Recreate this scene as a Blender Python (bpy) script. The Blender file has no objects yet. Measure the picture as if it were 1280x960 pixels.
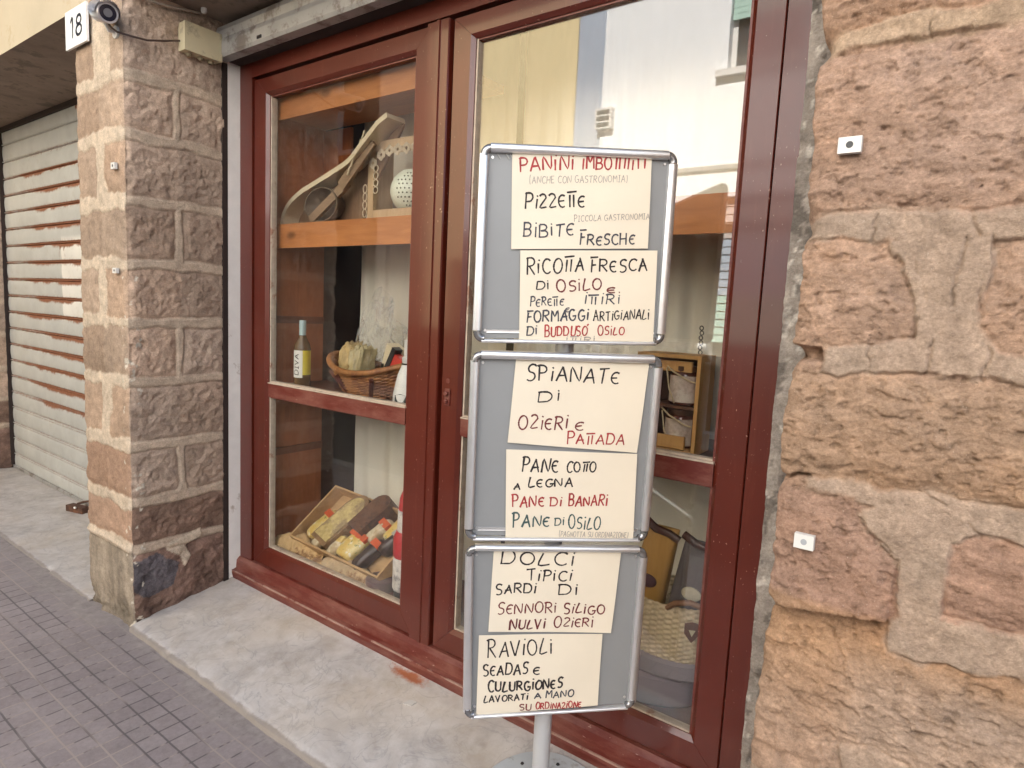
import bpy, bmesh, math, random
import numpy as np
from mathutils import Vector, Matrix, Euler

# ---------------------------------------------------------------- camera, sky, sun, exposure
S = bpy.context.scene
C = S.collection
cam_d = bpy.data.cameras.new("camera")
cam = bpy.data.objects.new("camera", cam_d)
C.objects.link(cam)
cam.location = (2.8678, -1.6943, 1.3574)
cam.rotation_euler = (1.4576, -0.048, 0.6368)
cam_d.sensor_width = 36.0
cam_d.lens = 22.296
cam_d.clip_start = 0.02
cam_d.clip_end = 500
S.camera = cam

SUN_EL, SUN_AZ = math.radians(41), math.radians(8)
world = bpy.data.worlds.new("World")
S.world = world
world.use_nodes = True
wn = world.node_tree
for n in list(wn.nodes):
    wn.nodes.remove(n)
sky = wn.nodes.new("ShaderNodeTexSky")
sky.sky_type = 'NISHITA'
sky.sun_disc = False
sky.sun_elevation = SUN_EL
sky.sun_rotation = SUN_AZ
bg = wn.nodes.new("ShaderNodeBackground")
bg.inputs[1].default_value = 0.06
wo = wn.nodes.new("ShaderNodeOutputWorld")
wn.links.new(sky.outputs[0], bg.inputs[0])
wn.links.new(bg.outputs[0], wo.inputs[0])
sun_d = bpy.data.lights.new("sun", 'SUN')
sun_d.energy = 5.0
sun_d.angle = math.radians(0.5)
sun_d.color = (1.0, 0.95, 0.88)
sun = bpy.data.objects.new("sun", sun_d)
C.objects.link(sun)
sun.location = (0, 20, 30)
sdir = Vector((math.sin(SUN_AZ) * math.cos(SUN_EL), math.cos(SUN_AZ) * math.cos(SUN_EL), math.sin(SUN_EL)))
sun.rotation_euler = sdir.to_track_quat('Z', 'Y').to_euler()
S.view_settings.view_transform = 'Standard'
S.view_settings.look = 'None'
S.view_settings.gamma = 1.0
S.view_settings.use_curve_mapping = False
S.view_settings.exposure = 2.36
S.cycles.max_bounces = 10
S.cycles.transparent_max_bounces = 16
S.cycles.caustics_reflective = False
S.cycles.caustics_refractive = False
S.cycles.use_denoising = True

random.seed(7)
PI = math.pi

# ---------------------------------------------------------------- numpy noise
def _hash(ix, iy, seed):
    h = (ix.astype(np.int64) * 374761393 + iy.astype(np.int64) * 668265263 + seed * 974634777) & 0xFFFFFFFF
    h = ((h ^ (h >> 13)) * 1274126177) & 0xFFFFFFFF
    h = h ^ (h >> 16)
    return (h & 0xFFFF) / 65535.0

def vnoise(x, y, seed=0):
    x = np.asarray(x, float); y = np.asarray(y, float)
    ix = np.floor(x); iy = np.floor(y)
    fx = x - ix; fy = y - iy
    fx = fx * fx * fx * (fx * (fx * 6 - 15) + 10); fy = fy * fy * fy * (fy * (fy * 6 - 15) + 10)
    a = _hash(ix, iy, seed); b = _hash(ix + 1, iy, seed)
    c = _hash(ix, iy + 1, seed); d = _hash(ix + 1, iy + 1, seed)
    return (a * (1 - fx) + b * fx) * (1 - fy) + (c * (1 - fx) + d * fx) * fy

def fbm(x, y, octs=5, seed=0, gain=0.5, rot=0.6):
    s = 0; amp = 1; tot = 0
    c, sn = math.cos(rot), math.sin(rot)
    for o in range(octs):
        s = s + amp * (vnoise(x, y, seed + o * 17) - 0.5)
        tot += amp; amp *= gain
        x, y = (c * x - sn * y) * 2.03 + 5.3, (sn * x + c * y) * 2.03 + 1.7
    return s / tot * 2

def ridged(x, y, octs=4, seed=0):
    s = 0; amp = 1; tot = 0
    for o in range(octs):
        s = s + amp * (1 - np.abs(vnoise(x, y, seed + o * 31) * 2 - 1))
        tot += amp; amp *= 0.5
        x, y = x * 2.1 + 3.1, y * 2.1 + 7.7
    return s / tot

def sstep(a, b, x):
    t = np.clip((x - a) / (b - a), 0, 1)
    return t * t * (3 - 2 * t)

def seg_dist(px, py, poly, closed=False):
    P = np.asarray(poly, float)
    n = len(P)
    d = np.full(px.shape, 1e9)
    for i in range(n if closed else n - 1):
        a = P[i]; b = P[(i + 1) % n]
        ab = b - a; L = ab @ ab + 1e-12
        t = np.clip(((px - a[0]) * ab[0] + (py - a[1]) * ab[1]) / L, 0, 1)
        d = np.minimum(d, np.hypot(px - a[0] - t * ab[0], py - a[1] - t * ab[1]))
    return d

def inside(px, py, poly):
    P = np.asarray(poly, float); n = len(P)
    r = np.zeros(px.shape, bool)
    for i in range(n):
        x1, y1 = P[i]; x2, y2 = P[(i + 1) % n]
        cnd = ((y1 > py) != (y2 > py))
        xx = (x2 - x1) * (py - y1) / (y2 - y1 + 1e-15) + x1
        r ^= cnd & (px < xx)
    return r

# ---------------------------------------------------------------- object helpers
def thing(name, label, cat, loc=(0, 0, 0), group=None):
    o = bpy.data.objects.new(name, None)
    o.empty_display_size = 0.05
    C.objects.link(o)
    o.location = loc
    o['label'] = label; o['category'] = cat
    if group:
        o['group'] = group
    return o

def tag(o, label, cat, group=None):
    o['label'] = label; o['category'] = cat
    if group:
        o['group'] = group
    return o

def rootloc(p):
    v = Vector((0, 0, 0))
    while p is not None:
        v += p.location
        p = p.parent
    return v

def link(name, me, mats, parent=None, loc=None):
    """vertices are in world metres; the object's origin goes to its parent's base (or loc)"""
    o = bpy.data.objects.new(name, me)
    C.objects.link(o)
    if parent is not None:
        o.parent = parent
        off = rootloc(parent)
        if loc is not None:
            o.location = Vector(loc) - off
            off = Vector(loc)
    else:
        off = Vector(loc) if loc is not None else Vector((0, 0, 0))
        o.location = off
    if off.length > 0:
        me.transform(Matrix.Translation(-off))
    if not isinstance(mats, (list, tuple)):
        mats = [mats]
    for m in mats:
        me.materials.append(m)
    return o

def obj(name, bm, mats, parent=None, loc=None, smooth=False, bevel=0.0, segs=2):
    if bevel > 0:
        es = [e for e in bm.edges if len(e.link_faces) == 2 and e.calc_face_angle(0) > 0.5]
        bmesh.ops.bevel(bm, geom=es, offset=bevel, segments=segs, affect='EDGES', profile=0.5, clamp_overlap=True)
    bmesh.ops.recalc_face_normals(bm, faces=bm.faces)
    me = bpy.data.meshes.new(name)
    bm.to_mesh(me); bm.free()
    if smooth:
        me.polygons.foreach_set('use_smooth', [True] * len(me.polygons))
        try:
            me.set_sharp_from_angle(angle=math.radians(40))
        except Exception:
            pass
    return link(name, me, mats, parent, loc)

def add_box(bm, x0, x1, y0, y1, z0, z1, mi=0, xf=None):
    vs = [bm.verts.new((x, y, z)) for x in (x0, x1) for y in (y0, y1) for z in (z0, z1)]
    if xf is not None:
        for v in vs:
            v.co = xf @ v.co
    for f in ((0, 1, 3, 2), (4, 6, 7, 5), (0, 4, 5, 1), (2, 3, 7, 6), (0, 2, 6, 4), (1, 5, 7, 3)):
        bm.faces.new([vs[i] for i in f]).material_index = mi
    return vs

def box(*a, xf=None):
    bm = bmesh.new(); add_box(bm, *a, xf=xf); return bm

def add_prism(bm, pts, d, mi=0):
    """pts: list of Vector (planar), extruded by vector d"""
    a = [bm.verts.new(p) for p in pts]; b = [bm.verts.new(Vector(p) + Vector(d)) for p in pts]
    n = len(pts)
    bm.faces.new(a).material_index = mi
    bm.faces.new(b[::-1]).material_index = mi
    for i in range(n):
        bm.faces.new((a[i], b[i], b[(i + 1) % n], a[(i + 1) % n])).material_index = mi

def add_tube(bm, path, r, n=10, mi=0, cap=True, closed=False, flat=None):
    path = [Vector(p) for p in path]
    rs = r if isinstance(r, (list, tuple)) else [r] * len(path)
    rings = []
    prev = None
    m = len(path)
    for i, p in enumerate(path):
        if closed:
            t = path[(i + 1) % m] - path[i - 1]
        else:
            t = path[min(i + 1, m - 1)] - path[max(i - 1, 0)]
        t.normalize()
        if prev is None:
            u = t.orthogonal().normalized()
        else:
            u = (prev - t * prev.dot(t)).normalized()
        prev = u
        w = t.cross(u)
        rings.append([bm.verts.new(p + (u * math.cos(2 * PI * k / n) + w * math.sin(2 * PI * k / n)) * rs[i]) for k in range(n)])
    for i in range(m if closed else m - 1):
        A = rings[i]; B = rings[(i + 1) % m]
        for k in range(n):
            bm.faces.new((A[k], A[(k + 1) % n], B[(k + 1) % n], B[k])).material_index = mi
    if cap and not closed:
        bm.faces.new(rings[0][::-1]).material_index = mi
        bm.faces.new(rings[-1]).material_index = mi

def add_lathe(bm, prof, c=(0, 0, 0), n=32, mi=0, sx=1, sy=1, xf=None):
    rings = []
    for r, z in prof:
        ring = []
        for k in range(n):
            a = 2 * PI * k / n
            v = Vector((r * math.cos(a) * sx, r * math.sin(a) * sy, z))
            if xf is not None:
                v = xf @ v
            ring.append(bm.verts.new(v + Vector(c)))
        rings.append(ring)
    for A, B in zip(rings, rings[1:]):
        for k in range(n):
            bm.faces.new((A[k], A[(k + 1) % n], B[(k + 1) % n], B[k])).material_index = mi
    if prof[0][0] > 1e-5:
        bm.faces.new(rings[0][::-1]).material_index = mi
    if prof[-1][0] > 1e-5:
        bm.faces.new(rings[-1]).material_index = mi
    bmesh.ops.remove_doubles(bm, verts=[v for R_ in rings for v in R_], dist=1e-6)

def grid_mesh(name, P, attr=None, smooth=True, scal=None):
    """P: (nv,nu,3) array of points"""
    nv, nu = P.shape[:2]
    me = bpy.data.meshes.new(name)
    me.vertices.add(nu * nv)
    me.vertices.foreach_set('co', P.reshape(-1).astype(np.float32))
    i = np.arange(nu * nv).reshape(nv, nu)
    q = np.stack([i[:-1, :-1], i[:-1, 1:], i[1:, 1:], i[1:, :-1]], -1).reshape(-1, 4)
    nf = len(q)
    me.loops.add(nf * 4); me.polygons.add(nf)
    me.loops.foreach_set('vertex_index', q.reshape(-1).astype(np.int32))
    me.polygons.foreach_set('loop_start', (np.arange(nf) * 4).astype(np.int32))
    me.polygons.foreach_set('loop_total', np.full(nf, 4, np.int32))
    me.update(calc_edges=True)
    me.validate()
    if smooth:
        me.polygons.foreach_set('use_smooth', np.ones(nf, bool))
    if attr is not None:
        a = me.attributes.new('tint', 'FLOAT_COLOR', 'POINT')
        col = np.ones((nu * nv, 4), np.float32); col[:, :3] = attr.reshape(-1, 3)
        a.data.foreach_set('color', col.reshape(-1))
    if scal is not None:
        for k, arr in scal.items():
            a = me.attributes.new(k, 'FLOAT', 'POINT')
            a.data.foreach_set('value', np.asarray(arr, np.float32).reshape(-1))
    return me

# ---------------------------------------------------------------- materials
class NT:
    def __init__(s, name):
        s.m = bpy.data.materials.new(name); s.m.use_nodes = True
        s.t = s.m.node_tree
        s.b = s.t.nodes['Principled BSDF']
        s.out = s.t.nodes['Material Output']
        s._tc = None
    def n(s, ty, **kw):
        nd = s.t.nodes.new(ty)
        for k, v in kw.items():
            setattr(nd, k, v)
        return nd
    def l(s, a, b):
        s.t.links.new(a, b)
    def setv(s, nd, **kw):
        for k, v in kw.items():
            nd.inputs[k].default_value = v
        return nd
    def co(s, scale=None):
        if s._tc is None:
            s._tc = s.n('ShaderNodeTexCoord').outputs['Object']
        if scale is None:
            return s._tc
        mp = s.n('ShaderNodeMapping'); mp.inputs['Scale'].default_value = scale
        s.l(s._tc, mp.inputs['Vector'])
        return mp.outputs[0]
    def noise(s, scale, detail=6, rough=0.6, stretch=None, dist=0.0):
        nd = s.n('ShaderNodeTexNoise')
        nd.inputs['Scale'].default_value = scale; nd.inputs['Detail'].default_value = detail
        nd.inputs['Roughness'].default_value = rough; nd.inputs['Distortion'].default_value = dist
        s.l(s.co(stretch), nd.inputs['Vector'])
        return nd.outputs['Fac']
    def rng(s, v, a, b, c=0.0, d=1.0, smooth=False):
        nd = s.n('ShaderNodeMapRange')
        if smooth:
            nd.interpolation_type = 'SMOOTHSTEP'
        nd.inputs['From Min'].default_value = a; nd.inputs['From Max'].default_value = b
        nd.inputs['To Min'].default_value = c; nd.inputs['To Max'].default_value = d
        s.l(v, nd.inputs['Value'])
        return nd.outputs['Result']
    def math(s, op, a, b=None, clamp=False):
        nd = s.n('ShaderNodeMath'); nd.operation = op; nd.use_clamp = clamp
        for i, v in enumerate((a, b)):
            if v is None:
                continue
            if isinstance(v, (int, float)):
                nd.inputs[i].default_value = v
            else:
                s.l(v, nd.inputs[i])
        return nd.outputs[0]
    def mix(s, f, a, b, mode='MIX'):
        nd = s.n('ShaderNodeMix'); nd.data_type = 'RGBA'; nd.blend_type = mode
        for sock, v in ((nd.inputs[0], f), (nd.inputs[6], a), (nd.inputs[7], b)):
            if isinstance(v, (int, float)):
                sock.default_value = v
            elif isinstance(v, tuple):
                sock.default_value = (v[0], v[1], v[2], 1)
            else:
                s.l(v, sock)
        return nd.outputs[2]
    def bump(s, h, strength, dist=0.01, prev=None):
        nd = s.n('ShaderNodeBump'); nd.inputs['Strength'].default_value = strength; nd.inputs['Distance'].default_value = dist
        s.l(h, nd.inputs['Height'])
        if prev is not None:
            s.l(prev, nd.inputs['Normal'])
        s.l(nd.outputs[0], s.b.inputs['Normal'])
        return nd.outputs[0]
    def base(s, v):
        if isinstance(v, tuple):
            s.b.inputs['Base Color'].default_value = (v[0], v[1], v[2], 1)
        else:
            s.l(v, s.b.inputs['Base Color'])
    def set(s, rough=None, metal=None, **kw):
        if rough is not None:
            if isinstance(rough, (int, float)):
                s.b.inputs['Roughness'].default_value = rough
            else:
                s.l(rough, s.b.inputs['Roughness'])
        if metal is not None:
            s.b.inputs['Metallic'].default_value = metal
        for k, v in kw.items():
            s.b.inputs[k].default_value = v

def mul(c, f):
    return tuple(min(1, x * f) for x in c)

def M(name, col, rough=0.6, metal=0.0, var=0.18, scale=6.0, bump=0.15, bscale=80.0, col2=None, amt=0.35, c2scale=9.0, **kw):
    """general painted / plain material: base colour with uneven tone, optional second colour patches, fine bump"""
    t = NT(name)
    f = t.rng(t.noise(scale), 0.25, 0.75)
    c = t.mix(f, mul(col, 1 - var), mul(col, 1 + var))
    if col2:
        g = t.rng(t.noise(c2scale, 8, 0.7), 0.62 - amt * 0.3, 0.68 - amt * 0.25)
        c = t.mix(g, c, col2)
    t.base(c)
    t.set(rough, metal, **kw)
    if bump > 0:
        t.bump(t.noise(bscale, 5, 0.65), bump, 0.004)
    return t.m

def wood(name, c1, c2, axis='x', rough=0.5, scale=5.0, knots=True):
    t = NT(name)
    st = {'x': (0.12, 1, 1), 'y': (1, 0.12, 1), 'z': (1, 1, 0.12)}[axis]
    g = t.noise(scale * 9, 6, 0.6, st, 0.6)
    g2 = t.noise(scale, 3, 0.5, st, 1.5)
    f = t.math('ADD', t.math('MULTIPLY', t.rng(g, 0.3, 0.7), 0.6), t.math('MULTIPLY', t.rng(g2, 0.3, 0.7), 0.5), True)
    c = t.mix(f, c1, c2)
    if knots:
        v = t.n('ShaderNodeTexVoronoi'); v.inputs['Scale'].default_value = scale * 1.1
        mp = {'x': (0.5, 1, 1), 'y': (1, 0.5, 1), 'z': (1, 1, 0.5)}[axis]
        t.l(t.co(mp), v.inputs['Vector'])
        c = t.mix(t.rng(v.outputs['Distance'], 0.06, 0.13, 0.75, 0.0), c, mul(c1, 0.35))
    t.base(c); t.set(rough)
    t.bump(g, 0.15, 0.003)
    return t.m

def red_paint():
    t = NT('oxblood_paint')
    n1 = t.rng(t.noise(4), 0.3, 0.7)
    c = t.mix(n1, (0.082, 0.0115, 0.0055), (0.108, 0.0160, 0.0080))
    st = t.rng(t.noise(22, 8, 0.7, (1, 1, 0.12)), 0.56, 0.74, 0, 0.22)
    c = t.mix(st, c, (0.24, 0.075, 0.05))
    sp = t.rng(t.noise(150, 3, 0.55, (1, 1, 0.6)), 0.67, 0.71)
    pt = t.rng(t.noise(5, 5, 0.65), 0.48, 0.6)
    c = t.mix(t.math('MULTIPLY', sp, pt), c, (0.45, 0.27, 0.21))
    t.base(c)
    t.set(0.34)
    t.b.inputs['Specular IOR Level'].default_value = 0.4
    t.set(**{'Coat Weight': 0.42, 'Coat Roughness': 0.08})
    return t.m

def dusty_red():
    t = NT('dusty_oxblood_paint')
    n1 = t.rng(t.noise(16, 8, 0.72, (0.3, 1, 1)), 0.42, 0.68)
    c = t.mix(n1, (0.115, 0.016, 0.010), (0.22, 0.085, 0.062))
    sp = t.math('GREATER_THAN', t.noise(90, 5, 0.6, (0.4, 1, 1)), 0.7)
    c = t.mix(sp, c, (0.36, 0.22, 0.18))
    t.base(c); t.set(0.45)
    t.bump(t.noise(60, 6), 0.1, 0.003)
    return t.m

def stone_mat():
    t = NT('weathered_stone')
    a = t.n('ShaderNodeAttribute'); a.attribute_name = 'tint'
    n1 = t.rng(t.noise(26, 9, 0.72), 0.28, 0.72, 0.68, 1.3)
    n2 = t.rng(t.noise(150, 7, 0.78), 0.3, 0.7, 0.70, 1.28)
    v = t.math('MULTIPLY', n1, n2)
    cx = t.n('ShaderNodeCombineColor')
    for i in range(3):
        t.l(v, cx.inputs[i])
    c = t.mix(1.0, a.outputs['Color'], cx.outputs[0], 'MULTIPLY')
    fl = t.math('GREATER_THAN', t.noise(420, 2, 0.5), 0.715)
    c = t.mix(t.math('MULTIPLY', fl, 0.4), c, (0.75, 0.66, 0.55))
    t.base(c); t.set(0.92)
    t.b.inputs['Specular IOR Level'].default_value = 0.15
    b = t.bump(t.noise(110, 8, 0.75), 0.75, 0.006)
    t.bump(t.noise(330, 5, 0.75), 0.8, 0.0025, b)
    return t.m

def glass_mat(name, r0=0.085, tint=(0.97, 0.97, 0.962)):
    t = NT(name)
    t.t.nodes.remove(t.b)
    g = t.n('ShaderNodeNewGeometry')
    d = t.n('ShaderNodeVectorMath'); d.operation = 'DOT_PRODUCT'
    t.l(g.outputs['Normal'], d.inputs[0]); t.l(g.outputs['Incoming'], d.inputs[1])
    c = t.math('ABSOLUTE', d.outputs['Value'])
    f = t.math('ADD', t.math('MULTIPLY', t.math('POWER', t.math('SUBTRACT', 1.0, c, True), 5.0), 1 - r0), r0)
    tr = t.n('ShaderNodeBsdfTransparent'); tr.inputs[0].default_value = (*tint, 1)
    gl = t.n('ShaderNodeBsdfGlossy'); gl.inputs['Roughness'].default_value = 0.0
    bp = t.n('ShaderNodeBump'); bp.inputs['Strength'].default_value = 0.02; bp.inputs['Distance'].default_value = 0.02
    t.l(t.noise(2.2, 1, 0.4), bp.inputs['Height']); t.l(bp.outputs[0], gl.inputs['Normal'])
    df = t.n('ShaderNodeBsdfDiffuse'); df.inputs[0].default_value = (0.7, 0.68, 0.64, 1)
    m0 = t.n('ShaderNodeMixShader')
    t.l(t.rng(t.noise(6, 8, 0.7), 0.45, 0.85, 0.0, 0.014), m0.inputs[0]); t.l(tr.outputs[0], m0.inputs[1]); t.l(df.outputs[0], m0.inputs[2])
    mx = t.n('ShaderNodeMixShader')
    t.l(f, mx.inputs[0]); t.l(m0.outputs[0], mx.inputs[1]); t.l(gl.outputs[0], mx.inputs[2])
    t.l(mx.outputs[0], t.out.inputs['Surface'])
    return t.m

RED = red_paint(); RED_D = dusty_red(); STONE = stone_mat()
GLASS = glass_mat('window_glass')
ALU = M('brushed_aluminium', (0.80, 0.80, 0.81), 0.33, 0.85, 0.06, 20, 0.05, 200)
ALU_D = M('grey_metal', (0.42, 0.41, 0.40), 0.5, 0.5, 0.15, 10, 0.1, 90, col2=(0.25, 0.22, 0.2))
CLEARPL = M('clear_plastic_corner', (0.30, 0.30, 0.31), 0.16, 0.7, 0.1, 30, 0.0)
BOARD = M('grey_board', (0.27, 0.275, 0.28), 0.35, 0.0, 0.06, 4, 0.02, 150)
PAPER = M('cream_paper', (0.80, 0.712, 0.575), 0.75, 0.0, 0.035, 5, 0.03, 250)
WHITE = M('white_plastic', (0.68, 0.66, 0.63), 0.4, 0, 0.05, 8, 0.02)
CREAM = M('cream_plastic', (0.62, 0.54, 0.36), 0.45, 0, 0.1, 9, 0.05, col2=(0.42, 0.36, 0.25), amt=0.25)
BLACK = M('black_plastic', (0.02, 0.02, 0.022), 0.3, 0, 0.1, 9, 0.0)
DARK = M('dark_recess', (0.028, 0.016, 0.013), 0.8, 0, 0.2, 9, 0.1)
BEAD = M('pale_glazing_putty', (0.46, 0.37, 0.29), 0.6, 0, 0.2, 30, 0.2, col2=(0.3, 0.16, 0.11), amt=0.15)
JAMB = M('white_painted_jamb', (0.80, 0.77, 0.73), 0.7, 0, 0.1, 8, 0.2, 60, col2=(0.5, 0.44, 0.38), amt=0.08)
PLASTER = M('ochre_plaster', (0.49, 0.415, 0.30), 0.9, 0, 0.1, 2.5, 0.3, 70, col2=(0.45, 0.36, 0.24), amt=0.2)
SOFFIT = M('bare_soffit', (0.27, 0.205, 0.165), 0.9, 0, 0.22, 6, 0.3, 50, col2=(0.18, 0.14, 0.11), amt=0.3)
WOOD_O = wood('orange_pine', (0.32, 0.105, 0.028), (0.52, 0.20, 0.06), 'x', 0.42)
WOOD_V = wood('orange_pine_upright', (0.24, 0.066, 0.020), (0.42, 0.135, 0.045), 'z', 0.45)
WOOD_D = wood('dark_shelf_wood', (0.085, 0.022, 0.012), (0.15, 0.045, 0.022), 'x', 0.4)
WOOD_L = wood('light_box_wood', (0.40, 0.235, 0.10), (0.58, 0.37, 0.18), 'x', 0.6, 6, False)
WOOD_B = wood('brown_carved_wood', (0.12, 0.065, 0.035), (0.22, 0.13, 0.07), 'z', 0.6, 6, False)
CURT = M('linen_curtain_cloth', (0.76, 0.71, 0.60), 0.9, 0, 0.06, 3, 0.2, 400)

# ---------------------------------------------------------------- ground
def pavement_mat():
    t = NT('pavement_tiles')
    br = t.n('ShaderNodeTexBrick')
    br.offset = 0.0; br.squash = 1.0
    br.inputs['Scale'].default_value = 1.0
    br.inputs['Brick Width'].default_value = 0.0755; br.inputs['Row Height'].default_value = 0.0745
    br.inputs['Mortar Size'].default_value = 0.0040; br.inputs['Mortar Smooth'].default_value = 0.4
    br.inputs['Bias'].default_value = 0.0
    br.inputs['Color1'].default_value = (0.240, 0.208, 0.215, 1); br.inputs['Color2'].default_value = (0.275, 0.240, 0.245, 1)
    br.inputs['Mortar'].default_value = (0.115, 0.10, 0.106, 1)
    # slightly wavering coordinates so the joints are not ruler-straight
    wv = t.n('ShaderNodeTexNoise'); wv.inputs['Scale'].default_value = 5.0; t.l(t.co(), wv.inputs['Vector'])
    vm = t.n('ShaderNodeVectorMath'); vm.operation = 'MULTIPLY_ADD'
    t.l(wv.outputs['Color'], vm.inputs[0]); vm.inputs[1].default_value = (0.008, 0.008, 0)
    t.l(t.co(), vm.inputs[2])
    t.l(vm.outputs[0], br.inputs['Vector'])
    sx = t.n('ShaderNodeSeparateXYZ'); t.l(t.co(), sx.inputs[0])
    big = t.rng(t.noise(2.2, 5), 0.3, 0.7, 0.8, 1.15)
    fine = t.rng(t.noise(60, 6, 0.7), 0.3, 0.7, 0.86, 1.12)
    cc = t.n('ShaderNodeCombineColor'); v = t.math('MULTIPLY', big, fine)
    for i in range(3):
        t.l(v, cc.inputs[i])
    c = t.mix(1.0, br.outputs['Color'], cc.outputs[0], 'MULTIPLY')
    # some long joints are filled with pale sand
    sand = t.math('MULTIPLY', br.outputs['Fac'], t.rng(t.noise(3.3, 3, 0.5, (0.35, 4, 1)), 0.5, 0.56))
    c = t.mix(t.math('MULTIPLY', sand, 0.85), c, (0.34, 0.29, 0.27))
    # worn cement smear along the doorsteps (a band whose edge wanders)
    yv = t.math('ADD', sx.outputs[1], t.math('MULTIPLY', t.rng(t.noise(3.0, 5, 0.6), 0.3, 0.7, -1, 1), 0.09))
    sm = t.rng(yv, -0.625, -0.55, 0.0, 1.0, True)
    sm = t.math('MULTIPLY', sm, t.rng(t.noise(7, 6, 0.65), 0.30, 0.5, 0.25, 1.0))
    cem = t.mix(t.rng(t.noise(25, 7, 0.7), 0.3, 0.7), (0.19, 0.165, 0.163), (0.33, 0.295, 0.285))
    c = t.mix(t.math('MULTIPLY', sm, 0.92), c, cem)
    dk = t.math('GREATER_THAN', t.noise(38, 4, 0.6), 0.72)
    c = t.mix(t.math('MULTIPLY', dk, 0.4), c, (0.09, 0.08, 0.08))
    t.base(c)
    t.set(0.62)
    h = t.math('MULTIPLY', br.outputs['Fac'], t.math('SUBTRACT', 1.0, sm))
    b = t.bump(h, -0.5, 0.004)
    t.bump(t.noise(90, 6, 0.7), 0.3, 0.003, b)
    return t.m

me = grid_mesh('pavement', np.array([[[x, y, -0.1265] for x in np.linspace(-25, 25, 51)] for y in (-1.95, -1.0, -0.47)]), smooth=False)
pav = link('pavement', me, pavement_mat()); pav['kind'] = 'structure'
ASPH = M('street_asphalt', (0.075, 0.072, 0.07), 0.85, 0, 0.25, 3, 0.5, 120)
KERBM = M('kerb_stone', (0.3, 0.29, 0.28), 0.8, 0, 0.15, 6, 0.3, 60)
bm = bmesh.new(); add_box(bm, -80, 80, -80, 80, -0.5, -0.262)
o = obj('ground', bm, ASPH); o['kind'] = 'structure'
bm = bmesh.new(); add_box(bm, -25, 25, -2.09, -1.951, -0.26, -0.124)
o = obj('kerb', bm, KERBM, bevel=0.01); o['kind'] = 'structure'
bm = bmesh.new(); add_box(bm, -25, 25, -6.6, -5.5, -0.26, -0.142)
o = obj('far_pavement', bm, KERBM, bevel=0.01); o['kind'] = 'structure'

# ---------------------------------------------------------------- marble doorsteps
def marble_mat():
    t = NT('worn_grey_marble')
    n = t.noise(4.5, 9, 0.68, None, 0.8)
    c = t.mix(t.rng(n, 0.3, 0.7), (0.33, 0.30, 0.285), (0.55, 0.52, 0.51))
    v = t.noise(7, 4, 0.55, None, 1.2)
    vein = t.math('SUBTRACT', 1.0, t.rng(t.math('ABSOLUTE', t.math('SUBTRACT', v, 0.5)), 0.0, 0.022))
    c = t.mix(t.math('MULTIPLY', vein, 0.5), c, (0.25, 0.24, 0.25))
    pt = t.rng(t.noise(17, 6, 0.6), 0.5, 0.72, 0, 0.42)
    c = t.mix(pt, c, (0.60, 0.58, 0.57))
    dirt = t.rng(t.noise(5, 8, 0.72), 0.5, 0.68, 0, 0.6)
    c = t.mix(dirt, c, (0.29, 0.245, 0.205))
    warm = t.rng(t.noise(2.3, 5, 0.6), 0.45, 0.68, 0, 0.38)
    c = t.mix(warm, c, (0.50, 0.41, 0.31))
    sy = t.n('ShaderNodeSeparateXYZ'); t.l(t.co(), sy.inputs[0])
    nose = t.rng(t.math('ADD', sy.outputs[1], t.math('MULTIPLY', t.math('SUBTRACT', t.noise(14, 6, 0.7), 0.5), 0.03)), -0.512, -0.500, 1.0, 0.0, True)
    c = t.mix(t.math('MULTIPLY', nose, 0.85), c, (0.22, 0.185, 0.16))  # front face darkened in the colour to offset bright bounced light there
    # rust stain left by an iron bolt
    sx = t.n('ShaderNodeSeparateXYZ'); t.l(t.co(), sx.inputs[0])
    rx = t.math('DIVIDE', t.math('SUBTRACT', sx.outputs[0], 1.262), 0.10)
    ry = t.math('DIVIDE', t.math('SUBTRACT', sx.outputs[1], -0.070), 0.032)
    rr = t.math('SQRT', t.math('ADD', t.math('MULTIPLY', rx, rx), t.math('MULTIPLY', ry, ry)))
    rr = t.math('ADD', rr, t.rng(t.noise(30, 5, 0.7), 0.25, 0.75, -0.55, 0.55))
    ru = t.rng(rr, 0.35, 1.15, 1.0, 0.0, True)
    c = t.mix(t.math('MULTIPLY', ru, 0.92), c, (0.34, 0.095, 0.03))
    sp = t.math('GREATER_THAN', t.noise(75, 4, 0.6), 0.72)
    c = t.mix(t.math('MULTIPLY', sp, 0.5), c, (0.2, 0.18, 0.17))
    t.base(c); t.set(t.rng(t.noise(8, 5), 0.3, 0.7, 0.38, 0.62))
    b = t.bump(n, 0.12, 0.006)
    t.bump(t.noise(70, 6, 0.7), 0.18, 0.003, b)
    return t.m
MARBLE = marble_mat()
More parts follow.
